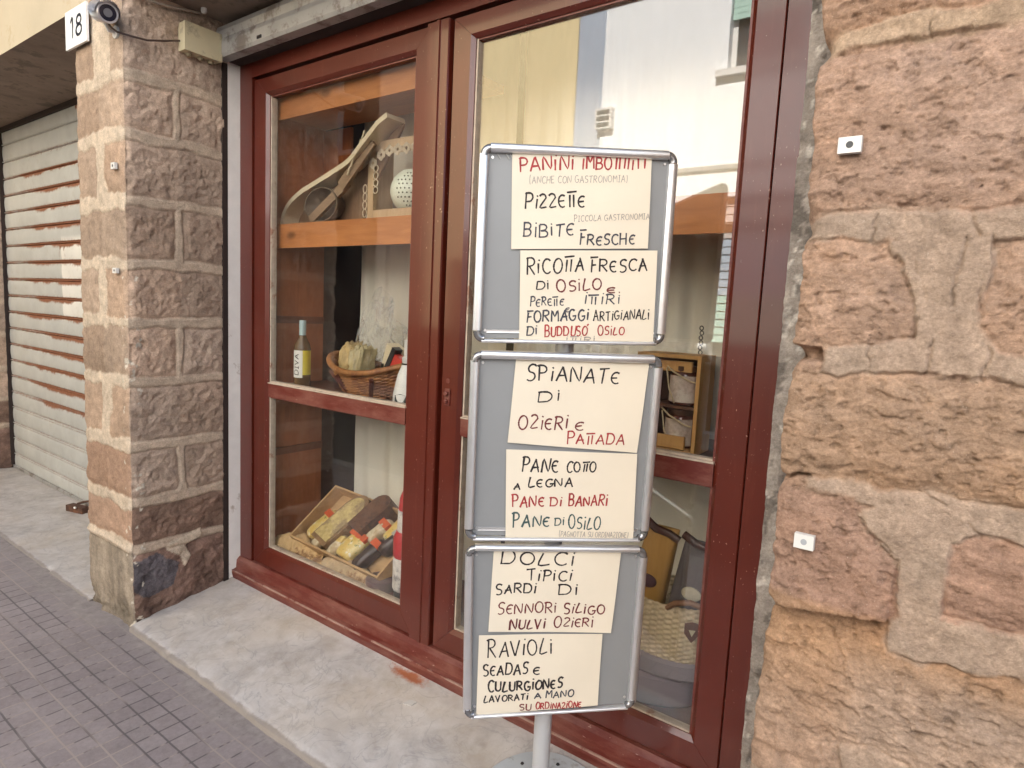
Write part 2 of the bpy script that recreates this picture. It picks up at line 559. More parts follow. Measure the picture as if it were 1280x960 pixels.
def doorstep(name, x0, x1, zf, zb, label, seed, yb=0.03):
    xs = np.arange(x0, x1, 0.012); ys = np.concatenate([[-0.519, -0.5185, -0.518, -0.515, -0.508, -0.498], np.arange(-0.488, yb, 0.012)])
    Xg, Yg = np.meshgrid(xs, ys)
    Z = zf + (zb - zf) * np.clip((Yg + 0.515) / 0.50, 0, 1)
    Z = Z + 0.0035 * fbm(Xg * 3, Yg * 3, 3, seed) + 0.0015 * fbm(Xg * 20, Yg * 20, 3, seed + 5)
    edge = sstep(-0.498, -0.519, Yg)
    Z = Z - 0.006 * edge ** 2
    chip = sstep(0.25, 0.6, fbm(Xg * 9, Xg * 0 + 3.3, 4, seed + 9))
    Z = Z - 0.012 * chip * sstep(-0.49, -0.517, Yg)
    Yg = Yg + 0.006 * fbm(Xg * 6, Xg * 0, 4, seed + 3) * (Yg < -0.4)
    Z[0, :] = -0.2; Z[1, :] = np.minimum(Z[1, :], -0.15)
    if name == 'doorstep' and seed == 3:
        cr = seg_dist(Xg, Yg, [(0.62, -0.082), (0.95, -0.071), (1.2, -0.066), (1.5, -0.075), (2.6, -0.07)])
        Z = Z - 0.0022 * np.exp(-(cr / 0.006) ** 2)
    me = grid_mesh(name, np.stack([Xg, Yg, Z], -1))
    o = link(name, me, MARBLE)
    tag(o, label, 'doorstep', 'marble doorsteps along the house front')
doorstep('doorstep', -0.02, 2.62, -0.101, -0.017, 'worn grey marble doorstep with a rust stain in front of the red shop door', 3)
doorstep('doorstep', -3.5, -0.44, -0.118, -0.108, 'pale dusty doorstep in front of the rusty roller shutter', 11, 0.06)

# ---------------------------------------------------------------- stone pier
MORT = np.array([0.57, 0.465, 0.36])
def lin(*c):
    return np.array(c)

PIER_Z = [2.24, 2.005, 1.74, 1.485, 1.237, 0.983, 0.702, 0.452, 0.243]
def stone_pier(name, x0, x1, yf, yb0, yb1, zlo, zhi, du, dz, seed, label, parent=None):
    """outer skin that wraps left reveal, front and right reveal of a pier"""
    L1 = yb0 - yf; L2 = x1 - x0; L3 = yb1 - yf
    u = np.concatenate([np.arange(0, L1, du * 4), np.arange(L1, L1 + L2 + L3, du), [L1 + L2 + L3]])
    z = np.arange(zlo, zhi + dz, dz)
    U, Z = np.meshgrid(u, z)
    px = np.where(U < L1, x0, np.where(U < L1 + L2, x0 + (U - L1), x1))
    py = np.where(U < L1, yb0 - U, np.where(U < L1 + L2, yf, yf + (U - L1 - L2)))
    w = 0.016
    a1 = sstep(L1 - w, L1 + w, U); a2 = sstep(L1 + L2 - w, L1 + L2 + w, U)
    nx = -(1 - a1) + a2; ny = -(a1 * (1 - a2))
    nl = np.hypot(nx, ny) + 1e-9; nx /= nl; ny /= nl
    fr = a1 * (1 - a2)                                 # 1 on the front face
    # joints
    Zw = Z + 0.010 * fbm(U * 7, Z * 7, 4, seed) + 0.008 * fbm(U * 2.2, Z * 0 + 1, 2, seed + 40)
    Zw = np.where(fr < 0.5, Zw + 0.0, Zw)
    J = np.array(sorted(PIER_Z))
    k = np.searchsorted(J, Zw)                          # course index from bottom
    dH = np.min(np.abs(Zw[..., None] - J), -1)
    uf = U - L1; ur = U - L1 - L2
    Uw = U + 0.014 * fbm(U * 8, Z * 8, 4, seed + 3)
    front_split = np.isin(k, [7 - 0, 5, 3]) & (fr > 0.5)    # counted from the bottom joint
    rev_split = np.isin(k, [8, 6, 4, 2]) & (U > L1 + L2)
    xs_ = L1 + L2 * 0.50
    dV = np.full(U.shape, 9.0)
    dV = np.where(front_split, np.abs(Uw - xs_) - 0.018 + 0.02 * fbm(U * 9, Z * 9, 4, seed + 19), dV)
    yv = L1 + L2 + 0.215 - 0.0
    dV = np.where(rev_split, np.abs(Uw - yv) + 0.006, dV)
    hw = np.where(fr > 0.5, 0.026 + 0.030 * np.clip(fbm(U * 8, Z * 8, 5, seed + 8, 0.65) + 0.05, -0.6, 1), 0.0215 + 0.009 * fbm(U * 9, Z * 9, 4, seed + 18))
    dm = np.minimum(dH, dV)
    # stones: distance outside the mortar
    ds = dm - hw
    # upper front patch of mortar and the plastered foot of the front
    patch = (fr > 0.5) & (Z > 2.235) & (np.abs(uf - 0.26 - 0.05 * fbm(U * 6, Z * 6, 4, seed + 9)) < 0.085)
    ds = np.where(patch, np.minimum(ds, -0.01), ds)
    foot = (fr > 0.5) & (k == 0)
    m = sstep(-0.004, 0.006, ds)                        # 1 = stone
    rough = fbm(U * 16, Z * 16, 6, seed + 1, 0.6)
    rg = ridged(U * 9, Z * 13, 4, seed + 2)
    hs_front = 0.004 + 0.006 * rough + 0.002 * rg
    pit = sstep(0.15, 0.45, fbm(U * 42, Z * 42, 4, seed + 70, 0.6))
    hs_rev = 0.006 - 0.005 * pit + 0.010 * rough + 0.005 * (rg - 0.5) + 0.0045 * fbm(U * 30 + 2 * rough, Z * 45, 5, seed + 60, 0.65)
    hs = fr * hs_front + (1 - fr) * hs_rev
    dome = sstep(0.0, 0.035, ds)
    bulge = 0.3 + 0.7 * dome
    hm = 0.0015 + 0.0022 * fbm(U * 30, Z * 30, 4, seed + 4) + np.where(fr > 0.5, 0.004, 0.0050)
    h = m * hs * bulge + (1 - m) * hm
    # tooled groove either side of the reveal joints
    h = h - np.where(fr < 0.5, 0.0042 * np.exp(-((ds - 0.002) / 0.004) ** 2), 0.0016 * np.exp(-(ds / 0.004) ** 2))
    h = np.where(foot, 0.004 + 0.006 * fbm(U * 5, Z * 5, 5, seed + 6) + 0.003 * rough, h)
    ledge = (fr > 0.5) * np.exp(-((Zw - 0.243) / 0.014) ** 2)
    h = h + 0.009 * ledge
    # broken, crumbled foot
    fz = sstep(0.02, -0.10, Z + 0.05 * fbm(U * 9, Z * 6, 4, seed + 12))
    h = h - fz * (0.010 + 0.028 * np.clip(fbm(U * 14, Z * 14, 5, seed + 13), -1, 1))
    # chipped arris
    ar = np.exp(-((U - L1 - L2) / 0.016) ** 2)
    h = h - ar * (0.008 + 0.012 * fbm(Z * 14, Z * 0, 5, seed + 14)) * (Z < 9)
    px = px + nx * h; py = py + ny * h
    # colours of the stones
    base_f = lin(0.385, 0.280, 0.207); base_r = lin(0.45, 0.33, 0.25)
    col = fr[..., None] * base_f + (1 - fr[..., None]) * base_r
    side = (fr > 0.5).astype(int) + 2 * (Uw > xs_) * (fr > 0.5) + 4 * (Uw > yv) * (fr < 0.5)
    tone = 0.86 + 0.28 * _hash(k.astype(float), side.astype(float), seed + 77)
    warm = _hash(k.astype(float) + 9, side.astype(float), seed + 78) - 0.5
    col = col * tone[..., None] * np.stack([1 + 0.05 * warm, 1 - 0.015 * warm, 1 - 0.07 * warm], -1)
    big = 1 + 0.22 * fbm(U * 4, Z * 4, 5, seed + 20)
    col = col * big[..., None]
    pink = ((k <= 2) & (fr > 0.5))[..., None]
    col = np.where(pink, col * lin(0.95, 0.86, 0.83), col)
    d1 = ((k == 1) & (fr < 0.5) & (U > L1))[..., None]
    col = np.where(d1, lin(0.235, 0.15, 0.11) * (1 + 0.5 * rough[..., None]), col)
    d0 = ((k == 0) & (fr < 0.5) & (U > L1))[..., None]
    col = np.where(d0, lin(0.24, 0.15, 0.115) * (1 + 0.6 * rough[..., None]), col)
    # a dark grey basalt block low in the reveal
    bl = seg_dist(ur, Z, [(0.02, 0.17), (0.10, 0.20), (0.19, 0.13), (0.16, 0.05), (0.06, 0.02), (0.0, 0.08)], True)
    bi = inside(ur + 0.01 * rough, Z + 0.01 * rough, [(0.0, 0.19), (0.10, 0.205), (0.20, 0.13), (0.17, 0.04), (0.06, 0.0), (0.0, 0.05)])
    col = np.where((bi & (fr < 0.6))[..., None], lin(0.13, 0.112, 0.118) * (1 + 0.7 * rough[..., None]), col)
    mcol = MORT * (1 + 0.12 * fbm(U * 9, Z * 9, 4, seed + 21))[..., None]
    mcol = np.where((fr < 0.5)[..., None], mcol * lin(0.90, 0.86, 0.84), mcol)
    m2 = m[..., None]
    col = m2 * col + (1 - m2) * mcol
    cm = inside(ur + 0.012 * rough, Z + 0.008 * rough, [(0.15, 0.235), (0.30, 0.275), (0.30, 0.235), (0.22, 0.20), (0.25, 0.15), (0.225, 0.11), (0.20, 0.17), (0.14, 0.21)])
    col = np.where((cm & (fr < 0.5))[..., None], lin(0.56, 0.45, 0.34), col)
    px = px + np.where(cm & (fr < 0.5), 0.006, 0)
    streak = fbm(U * 30, Z * 3, 4, seed + 31)
    fcol = lin(0.335, 0.275, 0.215) * (1 + 0.35 * fbm(U * 7, Z * 5, 5, seed + 30) + 0.25 * streak)[..., None]
    col = np.where(foot[..., None] & (ledge < 0.4)[..., None], fcol, col)
    dirt = sstep(0.03, -0.13, Z + 0.04 * rough)[..., None]
    col = col * (1 - 0.35 * dirt)
    # splashes of whitewash on the arris
    sp = (fbm(U * 38, Z * 38, 3, seed + 50) > 0.50) & (np.abs(U - L1 - L2) < 0.05) & (Z < 1.5)
    col = np.where(sp[..., None], lin(0.62, 0.55, 0.45), col)
    me = grid_mesh(name, np.stack([px, py, Z], -1), np.clip(col, 0.01, 0.9))
    o = link(name, me, STONE)
    tag(o, label, 'stone pier')
    return o
stone_pier('stone_pier', -0.463, -0.012, -0.502, 0.06, -0.085, -0.15, 2.575, 0.0048, 0.0056, 21,
           'rough squared stone pier between the rusty roller shutter and the red shop door')
stone_pier('stone_pier', -4.1, -3.43, -0.502, 0.06, 0.06, -0.15, 2.575, 0.012, 0.012, 61,
           'far stone pier at the left edge, beyond the rusty roller shutter')

# ---------------------------------------------------------------- right stone wall
WM = [[(2.6133, 1.8185), (2.6284, 1.8368), (2.6628, 1.8432), (2.7144, 1.8487), (2.7832, 1.8424), (3.3, 1.846), (3.3, 1.801), (2.7939, 1.806), (2.7461, 1.8078), (2.6888, 1.8086), (2.6214, 1.8093)],
 [(2.5997, 1.5376), (2.6642, 1.5517), (2.7453, 1.5423), (2.8285, 1.5428), (2.9064, 1.5465), (3.3, 1.54), (3.3, 1.498), (2.8692, 1.4977), (2.8652, 1.4271), (2.8623, 1.3719), (2.8947, 1.3307), (3.3, 1.33), (3.3, 1.285), (2.9355, 1.28), (2.8882, 1.2929), (2.8288, 1.2881), (2.7595, 1.2903), (2.6774, 1.2757), (2.6505, 1.2828), (2.6505, 1.3228), (2.7234, 1.332), (2.7816, 1.3449), (2.7777, 1.3942), (2.755, 1.4569), (2.7308, 1.499), (2.6066, 1.5049)],
 [(2.6508, 1.0876), (2.7459, 1.1039), (2.7666, 1.0945), (2.8366, 1.1013), (2.8732, 1.099), (2.9551, 1.1012), (3.3, 1.10), (3.3, 1.05), (2.9616, 1.0417), (2.9035, 1.0489), (2.8641, 1.0283), (2.8648, 0.9918), (2.8615, 0.9525), (2.8693, 0.9084), (2.9278, 0.9049), (2.9754, 0.9154), (3.3, 0.90), (3.3, 0.85), (2.9838, 0.8389), (2.9619, 0.8403), (2.9182, 0.8266), (2.877, 0.8345), (2.8405, 0.8204), (2.7959, 0.8231), (2.7897, 0.8618), (2.8079, 0.8876), (2.7956, 0.9418), (2.7961, 0.9818), (2.7424, 1.0187), (2.7311, 1.0481), (2.753, 1.067), (2.6524, 1.0706)],
 [(2.7402, 0.6341), (2.792, 0.6482), (2.8401, 0.6353), (2.95, 0.60), (3.0, 0.53), (2.7645, 0.5021)]]
CRK = [([(2.612, 0.8461), (2.6708, 0.8593), (2.7339, 0.8684), (2.7782, 0.8719)], 0.0),
       ([(2.6556, 0.6887), (2.7028, 0.6596), (2.7446, 0.6407)], 0.005), ([(2.7126, 0.8289), (2.7451, 0.7528)], 0.003),
       ([(2.7234, 1.332), (2.7225, 1.287)], 0.005), ([(2.802, 1.338), (2.803, 1.289)], 0.005), ([(2.86, 1.36), (2.880, 1.33), (2.872, 1.29)], 0.005),
       ([(2.8645, 1.50), (2.862, 1.42), (2.868, 1.38)], 0.004), ([(2.756, 1.846), (2.757, 1.806)], 0.004), ([(2.84, 1.543), (2.845, 1.50)], 0.006), ([(2.715, 1.545), (2.707, 1.50)], 0.004),
       ([(2.778, 1.34), (2.785, 1.40), (2.768, 1.47), (2.74, 1.50)], 0.004), ([(2.735, 1.04), (2.795, 0.985), (2.797, 0.90)], 0.005), ([(2.81, 1.10), (2.86, 1.075), (2.90, 1.045)], 0.004),
       ([(2.98, 0.91), (2.985, 0.84)], 0.005), ([(2.83, 1.50), (2.826, 1.44), (2.83, 1.40)], 0.004)]
def right_wall():
    xl = 2.607
    ur = -np.concatenate([np.linspace(0.49, 0.03, 18), np.arange(0.025, 0.001, -0.003)])
    xs = np.concatenate([ur, np.arange(0, 0.42, 0.0022), np.arange(0.43, 0.9, 0.01), np.arange(1.0, 6.1, 0.1)])
    zs = np.concatenate([np.arange(-0.15, 0.5, 0.03), np.arange(0.5, 0.62, 0.006), np.arange(0.62, 1.93, 0.0025), np.arange(1.935, 2.58, 0.02), [2.58]])
    U, Z = np.meshgrid(xs, zs)
    X = xl + np.maximum(U, 0.0)
    Y = -0.497 + np.maximum(-U, 0.0)
    wx = 0.011 * fbm(X * 20, Z * 20, 5, 5, 0.62); wz = 0.009 * fbm(X * 20, Z * 20, 5, 6, 0.62)
    Xw, Zw = X + wx, Z + wz
    ins = np.zeros(U.shape, bool); dE = np.full(U.shape, 9.0)
    for P in WM:
        ins |= inside(Xw, Zw, P); dE = np.minimum(dE, seg_dist(Xw, Zw, P, True))
    # courses outside the surveyed part of the wall
    far = (Z > 1.95) | (Z < 0.52) | (X > 3.28)
    J = np.array([-0.02, 0.26, 0.52, 2.12, 2.40] + [0.84, 1.09, 1.31, 1.52, 1.825])
    dJ = np.min(np.abs(Zw[..., None] - J), -1); kk = np.searchsorted(np.sort(J), Zw)
    xo = 0.55 * _hash(kk.astype(float), kk * 0.0, 5)
    dv = np.abs(((Xw + xo) % 0.62) - 0.31)
    dF = np.minimum(dJ, dv) - 0.02
    ins = np.where(far, dF < 0, ins); dE = np.where(far, np.abs(dF), dE)
    s = np.where(ins, -dE, dE)
    r1 = fbm(X * 14, Z * 24, 6, 1, 0.58)
    r2 = fbm(X * 45, Z * 60, 5, 2, 0.62)
    rd = ridged(X * 7 + 0.4 * r1, Z * 17, 4, 3)
    strata = fbm(X * 5 + Z * 3, Z * 42 + 0.8 * r1, 4, 4)
    soft = fbm(X * 10, Z * 10, 4, 44)
    m = sstep(-0.004, 0.005 + 0.010 * np.clip(soft, 0, 1), s + 0.004 * r2)
    hst = 0.004 + 0.007 * r1 + 0.0034 * r2 + 0.005 * (rd - 0.55) + 0.003 * strata
    pit = sstep(0.22, 0.5, fbm(X * 55, Z * 70, 4, 61, 0.6)); pit2 = sstep(0.28, 0.5, fbm(X * 20, Z * 36, 5, 62, 0.6))
    hst = hst + 0.008 * (sstep(0, 0.045, s) - 0.5) - 0.0034 * pit - 0.0042 * pit2
    hmo = 0.0045 + 0.005 * fbm(X * 13, Z * 13, 5, 8) + 0.0022 * fbm(X * 70, Z * 70, 4, 9)
    h = m * hst + (1 - m) * hmo
    h = h - 0.0055 * np.exp(-((s - 0.001) / 0.003) ** 2) * sstep(-0.25, 0.25, fbm(X * 9, Z * 9, 3, 12) + 0.1)
    for P, wdt in CRK:
        if wdt > 0:
            d = seg_dist(X + 0.012 * r1, Z + 0.012 * r1, P)
            h = h - 0.0055 * np.exp(-(d / (wdt * 0.42)) ** 2) * sstep(-0.3, 0.2, fbm(X * 25, Z * 25, 3, 46) + 0.1)
    # overhanging ledge of the reddish block, the block below lies back
    zl = np.interp(X, [2.60, 2.612, 2.6708, 2.7339, 2.7782, 2.80], [0.842, 0.8461, 0.8593, 0.8684, 0.8719, 0.872]) + 0.003 * r1
    under = (X < 2.795) & (Z < zl)
    h = h - np.where(under, 0.024 * sstep(-0.16, 0.0, Z - zl) * sstep(2.80, 2.765, X), 0)
    above = (X < 2.79) & (Z >= zl) & (Z < zl + 0.05)
    h = h + np.where(above, 0.008 * sstep(0.05, 0.0, Z - zl), 0)
    # missing pointing at the edge of the joints
    for (xa, xb, za, zb) in ((2.60, 2.651, 1.297, 1.325), (2.60, 2.654, 1.086, 1.096)):
        q = sstep(xb, xb - 0.004, X + 0.003 * r2) * sstep(za, za + 0.006, Zw) * sstep(zb, zb - 0.006, Zw)
        h = h - 0.03 * q
    # rounded, broken arris at the door
    e = np.exp(-np.maximum(U, 0) / 0.014)
    dj = np.min(np.abs(Z[..., None] + 0.006 * fbm(Z * 9, Z * 0, 3, 34)[..., None] - np.array([0.846, 1.085, 1.305, 1.52, 1.815])), -1)
    h = h - e * (0.014 + 0.016 * fbm(Z * 13, Z * 0, 5, 30) + 0.012 * np.exp(-(dj / 0.018) ** 2))
    infront = (U >= 0)
    Yo = np.where(infront, Y - h, Y)
    bx = -0.006 - 0.009 * fbm(Z * 11, Y * 9, 5, 31) - 0.004 * fbm(Z * 40, Y * 40, 3, 32) + 0.010 * np.exp(-(dj / 0.016) ** 2)
    Xo = X + bx * np.exp(-np.maximum(U, 0) / 0.02)
    Yo = np.where((U < 0), Y - 0.02 * np.exp(U / 0.02) * 0 - (h[:, [np.searchsorted(xs, 0)]]) * np.exp(U / 0.03), Yo)
    # block colours
    zt = [0.0, 0.55, 0.80, 0.872, 0.885, 1.06, 1.10, 1.27, 1.30, 1.50, 1.54, 1.80, 1.83, 2.6]
    cs = np.array([(0.41, 0.30, 0.21), (0.42, 0.30, 0.215), (0.42, 0.275, 0.165), (0.40, 0.255, 0.155), (0.375, 0.245, 0.175), (0.385, 0.255, 0.18), (0.385, 0.26, 0.165), (0.40, 0.275, 0.18),
                   (0.435, 0.305, 0.215), (0.435, 0.305, 0.215), (0.43, 0.30, 0.215), (0.44, 0.31, 0.225), (0.42, 0.28, 0.185), (0.42, 0.28, 0.19)])
    col = np.stack([np.interp(Z, zt, cs[:, i]) for i in range(3)], -1)
    pale = (sstep(2.70, 2.79, X) * sstep(0.84, 0.74, Z))[..., None]
    col = col * (1 - pale) + lin(0.45, 0.34, 0.25) * pale
    col = col * (1 + 0.12 * fbm(X * 8, Z * 8, 5, 15) + 0.07 * r1 + 0.05 * strata)[..., None]
    hue = fbm(X * 5, Z * 9, 4, 16)[..., None]
    col = col * (1 + hue * lin(0.05, -0.01, -0.08))
    col = col * (1 - 0.22 * pit - 0.14 * pit2)[..., None]
    mc = lin(0.425, 0.328, 0.242) * (1 + 0.10 * fbm(X * 10, Z * 10, 5, 17))[..., None]
    gr = sstep(0.0, 0.5, fbm(X * 6, Z * 6, 3, 18))[..., None]
    mc = mc * (1 - 0.25 * gr) + lin(0.36, 0.31, 0.245) * 0.25 * gr
    ys = sstep(1.75, 1.82, Z)[..., None]
    mc = mc * (1 - ys) + mc * lin(1.08, 1.06, 0.98) * ys
    mm = sstep(-0.006, 0.004 + 0.022 * np.clip(soft + 0.1, 0, 1), s + 0.008 * r2 + 0.006 * r1)
    m3 = mm[..., None]
    col = (m3 * col + (1 - m3) * mc) * lin(1.03, 0.972, 0.985)
    me = grid_mesh('stone_wall', np.stack([Xo, Yo, Z], -1), np.clip(col, 0.01, 0.9))
    o = link('stone_wall', me, STONE)
    tag(o, 'tan rubble stone wall with thick mortar joints right of the red shop door', 'stone wall')
right_wall()

# grey plaster strip that fills the gap between the door frame and the stone wall
zs = np.arange(-0.1, 2.58, 0.006); xs = np.linspace(0, 0.15, 22)
U, Z = np.meshgrid(xs, zs)
h = 0.006 * fbm(U * 25, Z * 16, 5, 70) + 0.004 * fbm(U * 80, Z * 60, 4, 71) - 0.012 * sstep(0.25, 0.45, fbm(U * 18, Z * 9, 4, 72))
colr = lin(0.36, 0.315, 0.28) * (1 + 0.3 * fbm(U * 14, Z * 9, 5, 73))[..., None]
dk = (fbm(U * 30, Z * 20, 4, 74) > 0.35)[..., None]
colr = np.where(dk, colr * 0.55, colr)
wht = (fbm(U * 40, Z * 30, 4, 75) > 0.42)[..., None]
colr = np.where(wht, lin(0.6, 0.55, 0.5), colr)
xx = 2.468 + U + (U < 0.001) * 0.003 * fbm(Z * 20, Z * 0, 4, 76)
me = grid_mesh('plaster_strip', np.stack([xx, -0.028 - h + 0.0 * U, Z], -1), np.clip(colr, 0.01, 0.9))
tag(link('plaster_strip', me, STONE), 'chipped grey plaster strip between the red door frame and the stone wall', 'plaster')

# ---------------------------------------------------------------- the house above and around
bm = bmesh.new()
add_box(bm, -14, 8, -0.5, 0.6, 2.578, 6.3)
bmesh.ops.recalc_face_normals(bm, faces=bm.faces)
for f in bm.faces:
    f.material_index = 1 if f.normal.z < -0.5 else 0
me = bpy.data.meshes.new('house_front'); bm.to_mesh(me); bm.free()
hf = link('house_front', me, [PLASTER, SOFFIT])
tag(hf, 'ochre plastered house front with a bare soffit above the stone piers', 'house front')
bm = bmesh.new(); add_box(bm, -14, -4.09, -0.5, 0.6, -0.2, 2.577)
tag(obj('side_wall', bm, PLASTER), 'plain plastered wall beyond the far stone pier', 'wall')
# shop interior shell
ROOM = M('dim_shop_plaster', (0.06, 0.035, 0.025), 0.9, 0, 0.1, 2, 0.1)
bm = bmesh.new()
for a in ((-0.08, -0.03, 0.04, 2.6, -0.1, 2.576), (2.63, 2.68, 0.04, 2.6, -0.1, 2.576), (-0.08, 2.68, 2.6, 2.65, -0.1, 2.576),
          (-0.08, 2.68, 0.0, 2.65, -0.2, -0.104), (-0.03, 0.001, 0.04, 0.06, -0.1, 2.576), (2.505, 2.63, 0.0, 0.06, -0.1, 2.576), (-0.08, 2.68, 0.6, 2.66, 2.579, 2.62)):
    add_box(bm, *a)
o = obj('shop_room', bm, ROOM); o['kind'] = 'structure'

# ---------------------------------------------------------------- red shop door
door = thing('shop_door', 'oxblood red double shop door with large glass panes behind the menu stand', 'door', (1.25, 0, 0))
FX0, FX1, FZ1 = 0.0, 2.475, 2.417
def mitred_frame(bm, x0, x1, z0, z1, wl, wr, wb, wt, yf, yb, ch=0.012, groove=0.0006):
    """four mitred rails with a sloping inner edge; hairline joints at the mitres"""
    o = [(x0, z0), (x1, z0), (x1, z1), (x0, z1)]
    i = [(x0 + wl, z0 + wb), (x1 - wr, z0 + wb), (x1 - wr, z1 - wt), (x0 + wl, z1 - wt)]
    for k in range(4):
        a, b = k, (k + 1) % 4
        def P(q, y):
            return Vector((q[0], y, q[1]))
        oa, ob, ia, ib = o[a], o[b], i[a], i[b]
        d = Vector((ob[0] - oa[0], 0, ob[1] - oa[1])).normalized() * groove
        def mid(p, q, t):
            return (p[0] + (q[0] - p[0]) * t, p[1] + (q[1] - p[1]) * t)
        w = math.hypot(ia[0] - oa[0], ia[1] - oa[1])
        t1 = 1 - ch * 1.6 / w; e1 = 0.004 / w
        prof = [(0.0, yb), (0.0, yf + 0.003), (e1, yf), (t1, yf), (1.0, yf + ch), (1.0, yb)]
        A = [bm.verts.new(P(mid(oa, ia, t), y) + d) for t, y in prof]
        B = [bm.verts.new(P(mid(ob, ib, t), y) - d) for t, y in prof]
        n = len(prof)
        for j in range(n):
            bm.faces.new((A[j], A[(j + 1) % n], B[(j + 1) % n], B[j]))
        bm.faces.new(A); bm.faces.new(B[::-1])

bm = bmesh.new()   # fixed outer frame: two jambs and a head
add_box(bm, FX0, 0.098, -0.006, 0.075, 0.0, FZ1)
add_box(bm, 2.4085, FX1 + 0.02, -0.006, 0.075, 0.0, FZ1)
add_box(bm, 0.0985, 2.408, -0.006, 0.075, 2.352, FZ1)
obj('frame', bm, RED, door, bevel=0.004)
bm = bmesh.new()   # rebate behind the gap between frame and leaves
add_box(bm, 0.0985, 2.408, 0.03, 0.07, 0.079, 0.10); add_box(bm, 0.0985, 2.408, 0.03, 0.07, 2.33, 2.3515)
add_box(bm, 0.0985, 0.115, 0.03, 0.07, 0.1, 2.33); add_box(bm, 2.395, 2.408, 0.03, 0.07, 0.1, 2.33); add_box(bm, 1.296, 1.33, 0.03, 0.07, 0.1, 2.33)
obj('rebate', bm, DARK, door)
bm = bmesh.new()   # bottom rail with a sloping weather board
pts = [(-0.010, 0.0795), (-0.026, 0.066), (-0.030, 0.026), (-0.050, 0.020), (-0.052, 0.006), (-0.046, -0.022), (0.075, -0.022), (0.075, 0.0795)]
add_prism(bm, [Vector((0.0, y, z)) for y, z in pts], (2.49, 0, 0))
obj('bottom_rail', bm, RED_D, door, bevel=0.002)
bm = bmesh.new()   # worn pale edge of the weather strip
add_box(bm, 0.002, 2.488, -0.0535, -0.047, 0.0165, 0.0225)
obj('weather_strip', bm, M('worn_strip', (0.34, 0.21, 0.17), 0.5, 0, 0.25, 20, 0.2, col2=(0.16, 0.04, 0.03)), door)

def leaf(x0, x1, gx0, gx1, first):
    bm = bmesh.new()
    mitred_frame(bm, x0, x1, 0.083, 2.340, gx0 - x0, x1 - gx1, 0.174 - 0.083, 2.340 - 2.2614, 0.0, 0.05)
    lf = obj('leaf', bm, RED, door)
    bm = bmesh.new()
    add_box(bm, gx0 + 0.0006, gx1 - 0.0006, 0.007, 0.046, 0.908, 0.971)
    mr = obj('mid_rail', bm, RED_D, lf, bevel=0.003)
    bm = bmesh.new(); add_box(bm, gx0 + 0.0008, gx1 - 0.0008, 0.0045, 0.03, 0.9712, 0.9762)
    obj('worn_edge', bm, BEAD, mr, bevel=0.001)
    for z0, z1 in ((0.174, 0.908), (0.9762, 2.2614)):
        bm = bmesh.new()
        b = 0.0075
        for q, (a, mt) in enumerate((((gx0 + 0.0003, gx0 + b, 0.016, 0.044, z0, z1), BEAD), ((gx1 - b, gx1 - 0.0003, 0.016, 0.044, z0, z1), RED_D),
                      ((gx0 + b, gx1 - b, 0.016, 0.044, z0 + 0.0003, z0 + b * 0.8), BEAD), ((gx0 + b, gx1 - b, 0.016, 0.044, z1 - b * 0.8, z1 - 0.0003), RED_D))):
            bm = bmesh.new(); add_box(bm, *a)
            obj('glazing_bead', bm, mt, lf, bevel=0.0015)
        bm = bmesh.new()
        add_box(bm, gx0 + 0.006, gx1 - 0.006, 0.0285, 0.0325, z0 + 0.006, z1 - 0.006)
        obj('glass_pane', bm, GLASS, lf)
    return lf
leaf1 = leaf(0.1045, 1.1975, 0.2114, 1.1233, True)
leaf2 = leaf(1.3125, 2.4035, 1.4035, 2.3186, False)
bm = bmesh.new()   # astragal: stepped cover strip on the left leaf
pts = [(1.1995, 0.03), (1.1995, -0.012), (1.2025, -0.015), (1.247, -0.015), (1.249, -0.0205), (1.262, -0.0205), (1.265, -0.015), (1.3000, -0.015), (1.3035, -0.010), (1.3035, 0.03)]
add_prism(bm, [Vector((x, y, 0.083)) for x, y in pts], (0, 0, 2.257))
obj('cover_strip', bm, RED, door, bevel=0.001)
bm = bmesh.new()   # old key plate, painted over
add_box(bm, 1.333, 1.358, -0.006, 0.0, 1.012, 1.072)
add_lathe(bm, [(0.0095, 0), (0.0095, 0.008), (0.006, 0.012), (0.0, 0.012)], (0, 0, 0), 16, xf=Matrix.Translation((1.345, -0.006, 1.055)) @ Matrix.Rotation(PI / 2, 4, 'X'))
add_lathe(bm, [(0.008, 0), (0.008, 0.006), (0.004, 0.010), (0.0, 0.010)], (0, 0, 0), 16, xf=Matrix.Translation((1.345, -0.006, 1.028)) @ Matrix.Rotation(PI / 2, 4, 'X'))
lk = obj('lock_plate', bm, RED_D, leaf2, bevel=0.002)
bm = bmesh.new()
add_lathe(bm, [(0.0045, 0), (0.009, 0.0), (0.009, 0.002), (0.0045, 0.002)], (0, 0, 0), 18, xf=Matrix.Translation((1.343, 0.0005, 1.10)) @ Matrix.Rotation(PI / 2, 4, 'X'))
obj('keyhole_ring', bm, RED_D, leaf2)
bm = bmesh.new()
add_lathe(bm, [(0.0, 0), (0.0052, 0.0), (0.0052, 0.0012), (0, 0.0012)], (0, 0, 0), 18, xf=Matrix.Translation((1.343, 0.0, 1.10)) @ Matrix.Rotation(PI / 2, 4, 'X'))
obj('keyhole', bm, BLACK, leaf2)
bm = bmesh.new(); add_box(bm, -0.003, 0.0, -0.0665, -0.0065, -0.02, 2.50)
obj('jamb_strip', bm, JAMB, door)

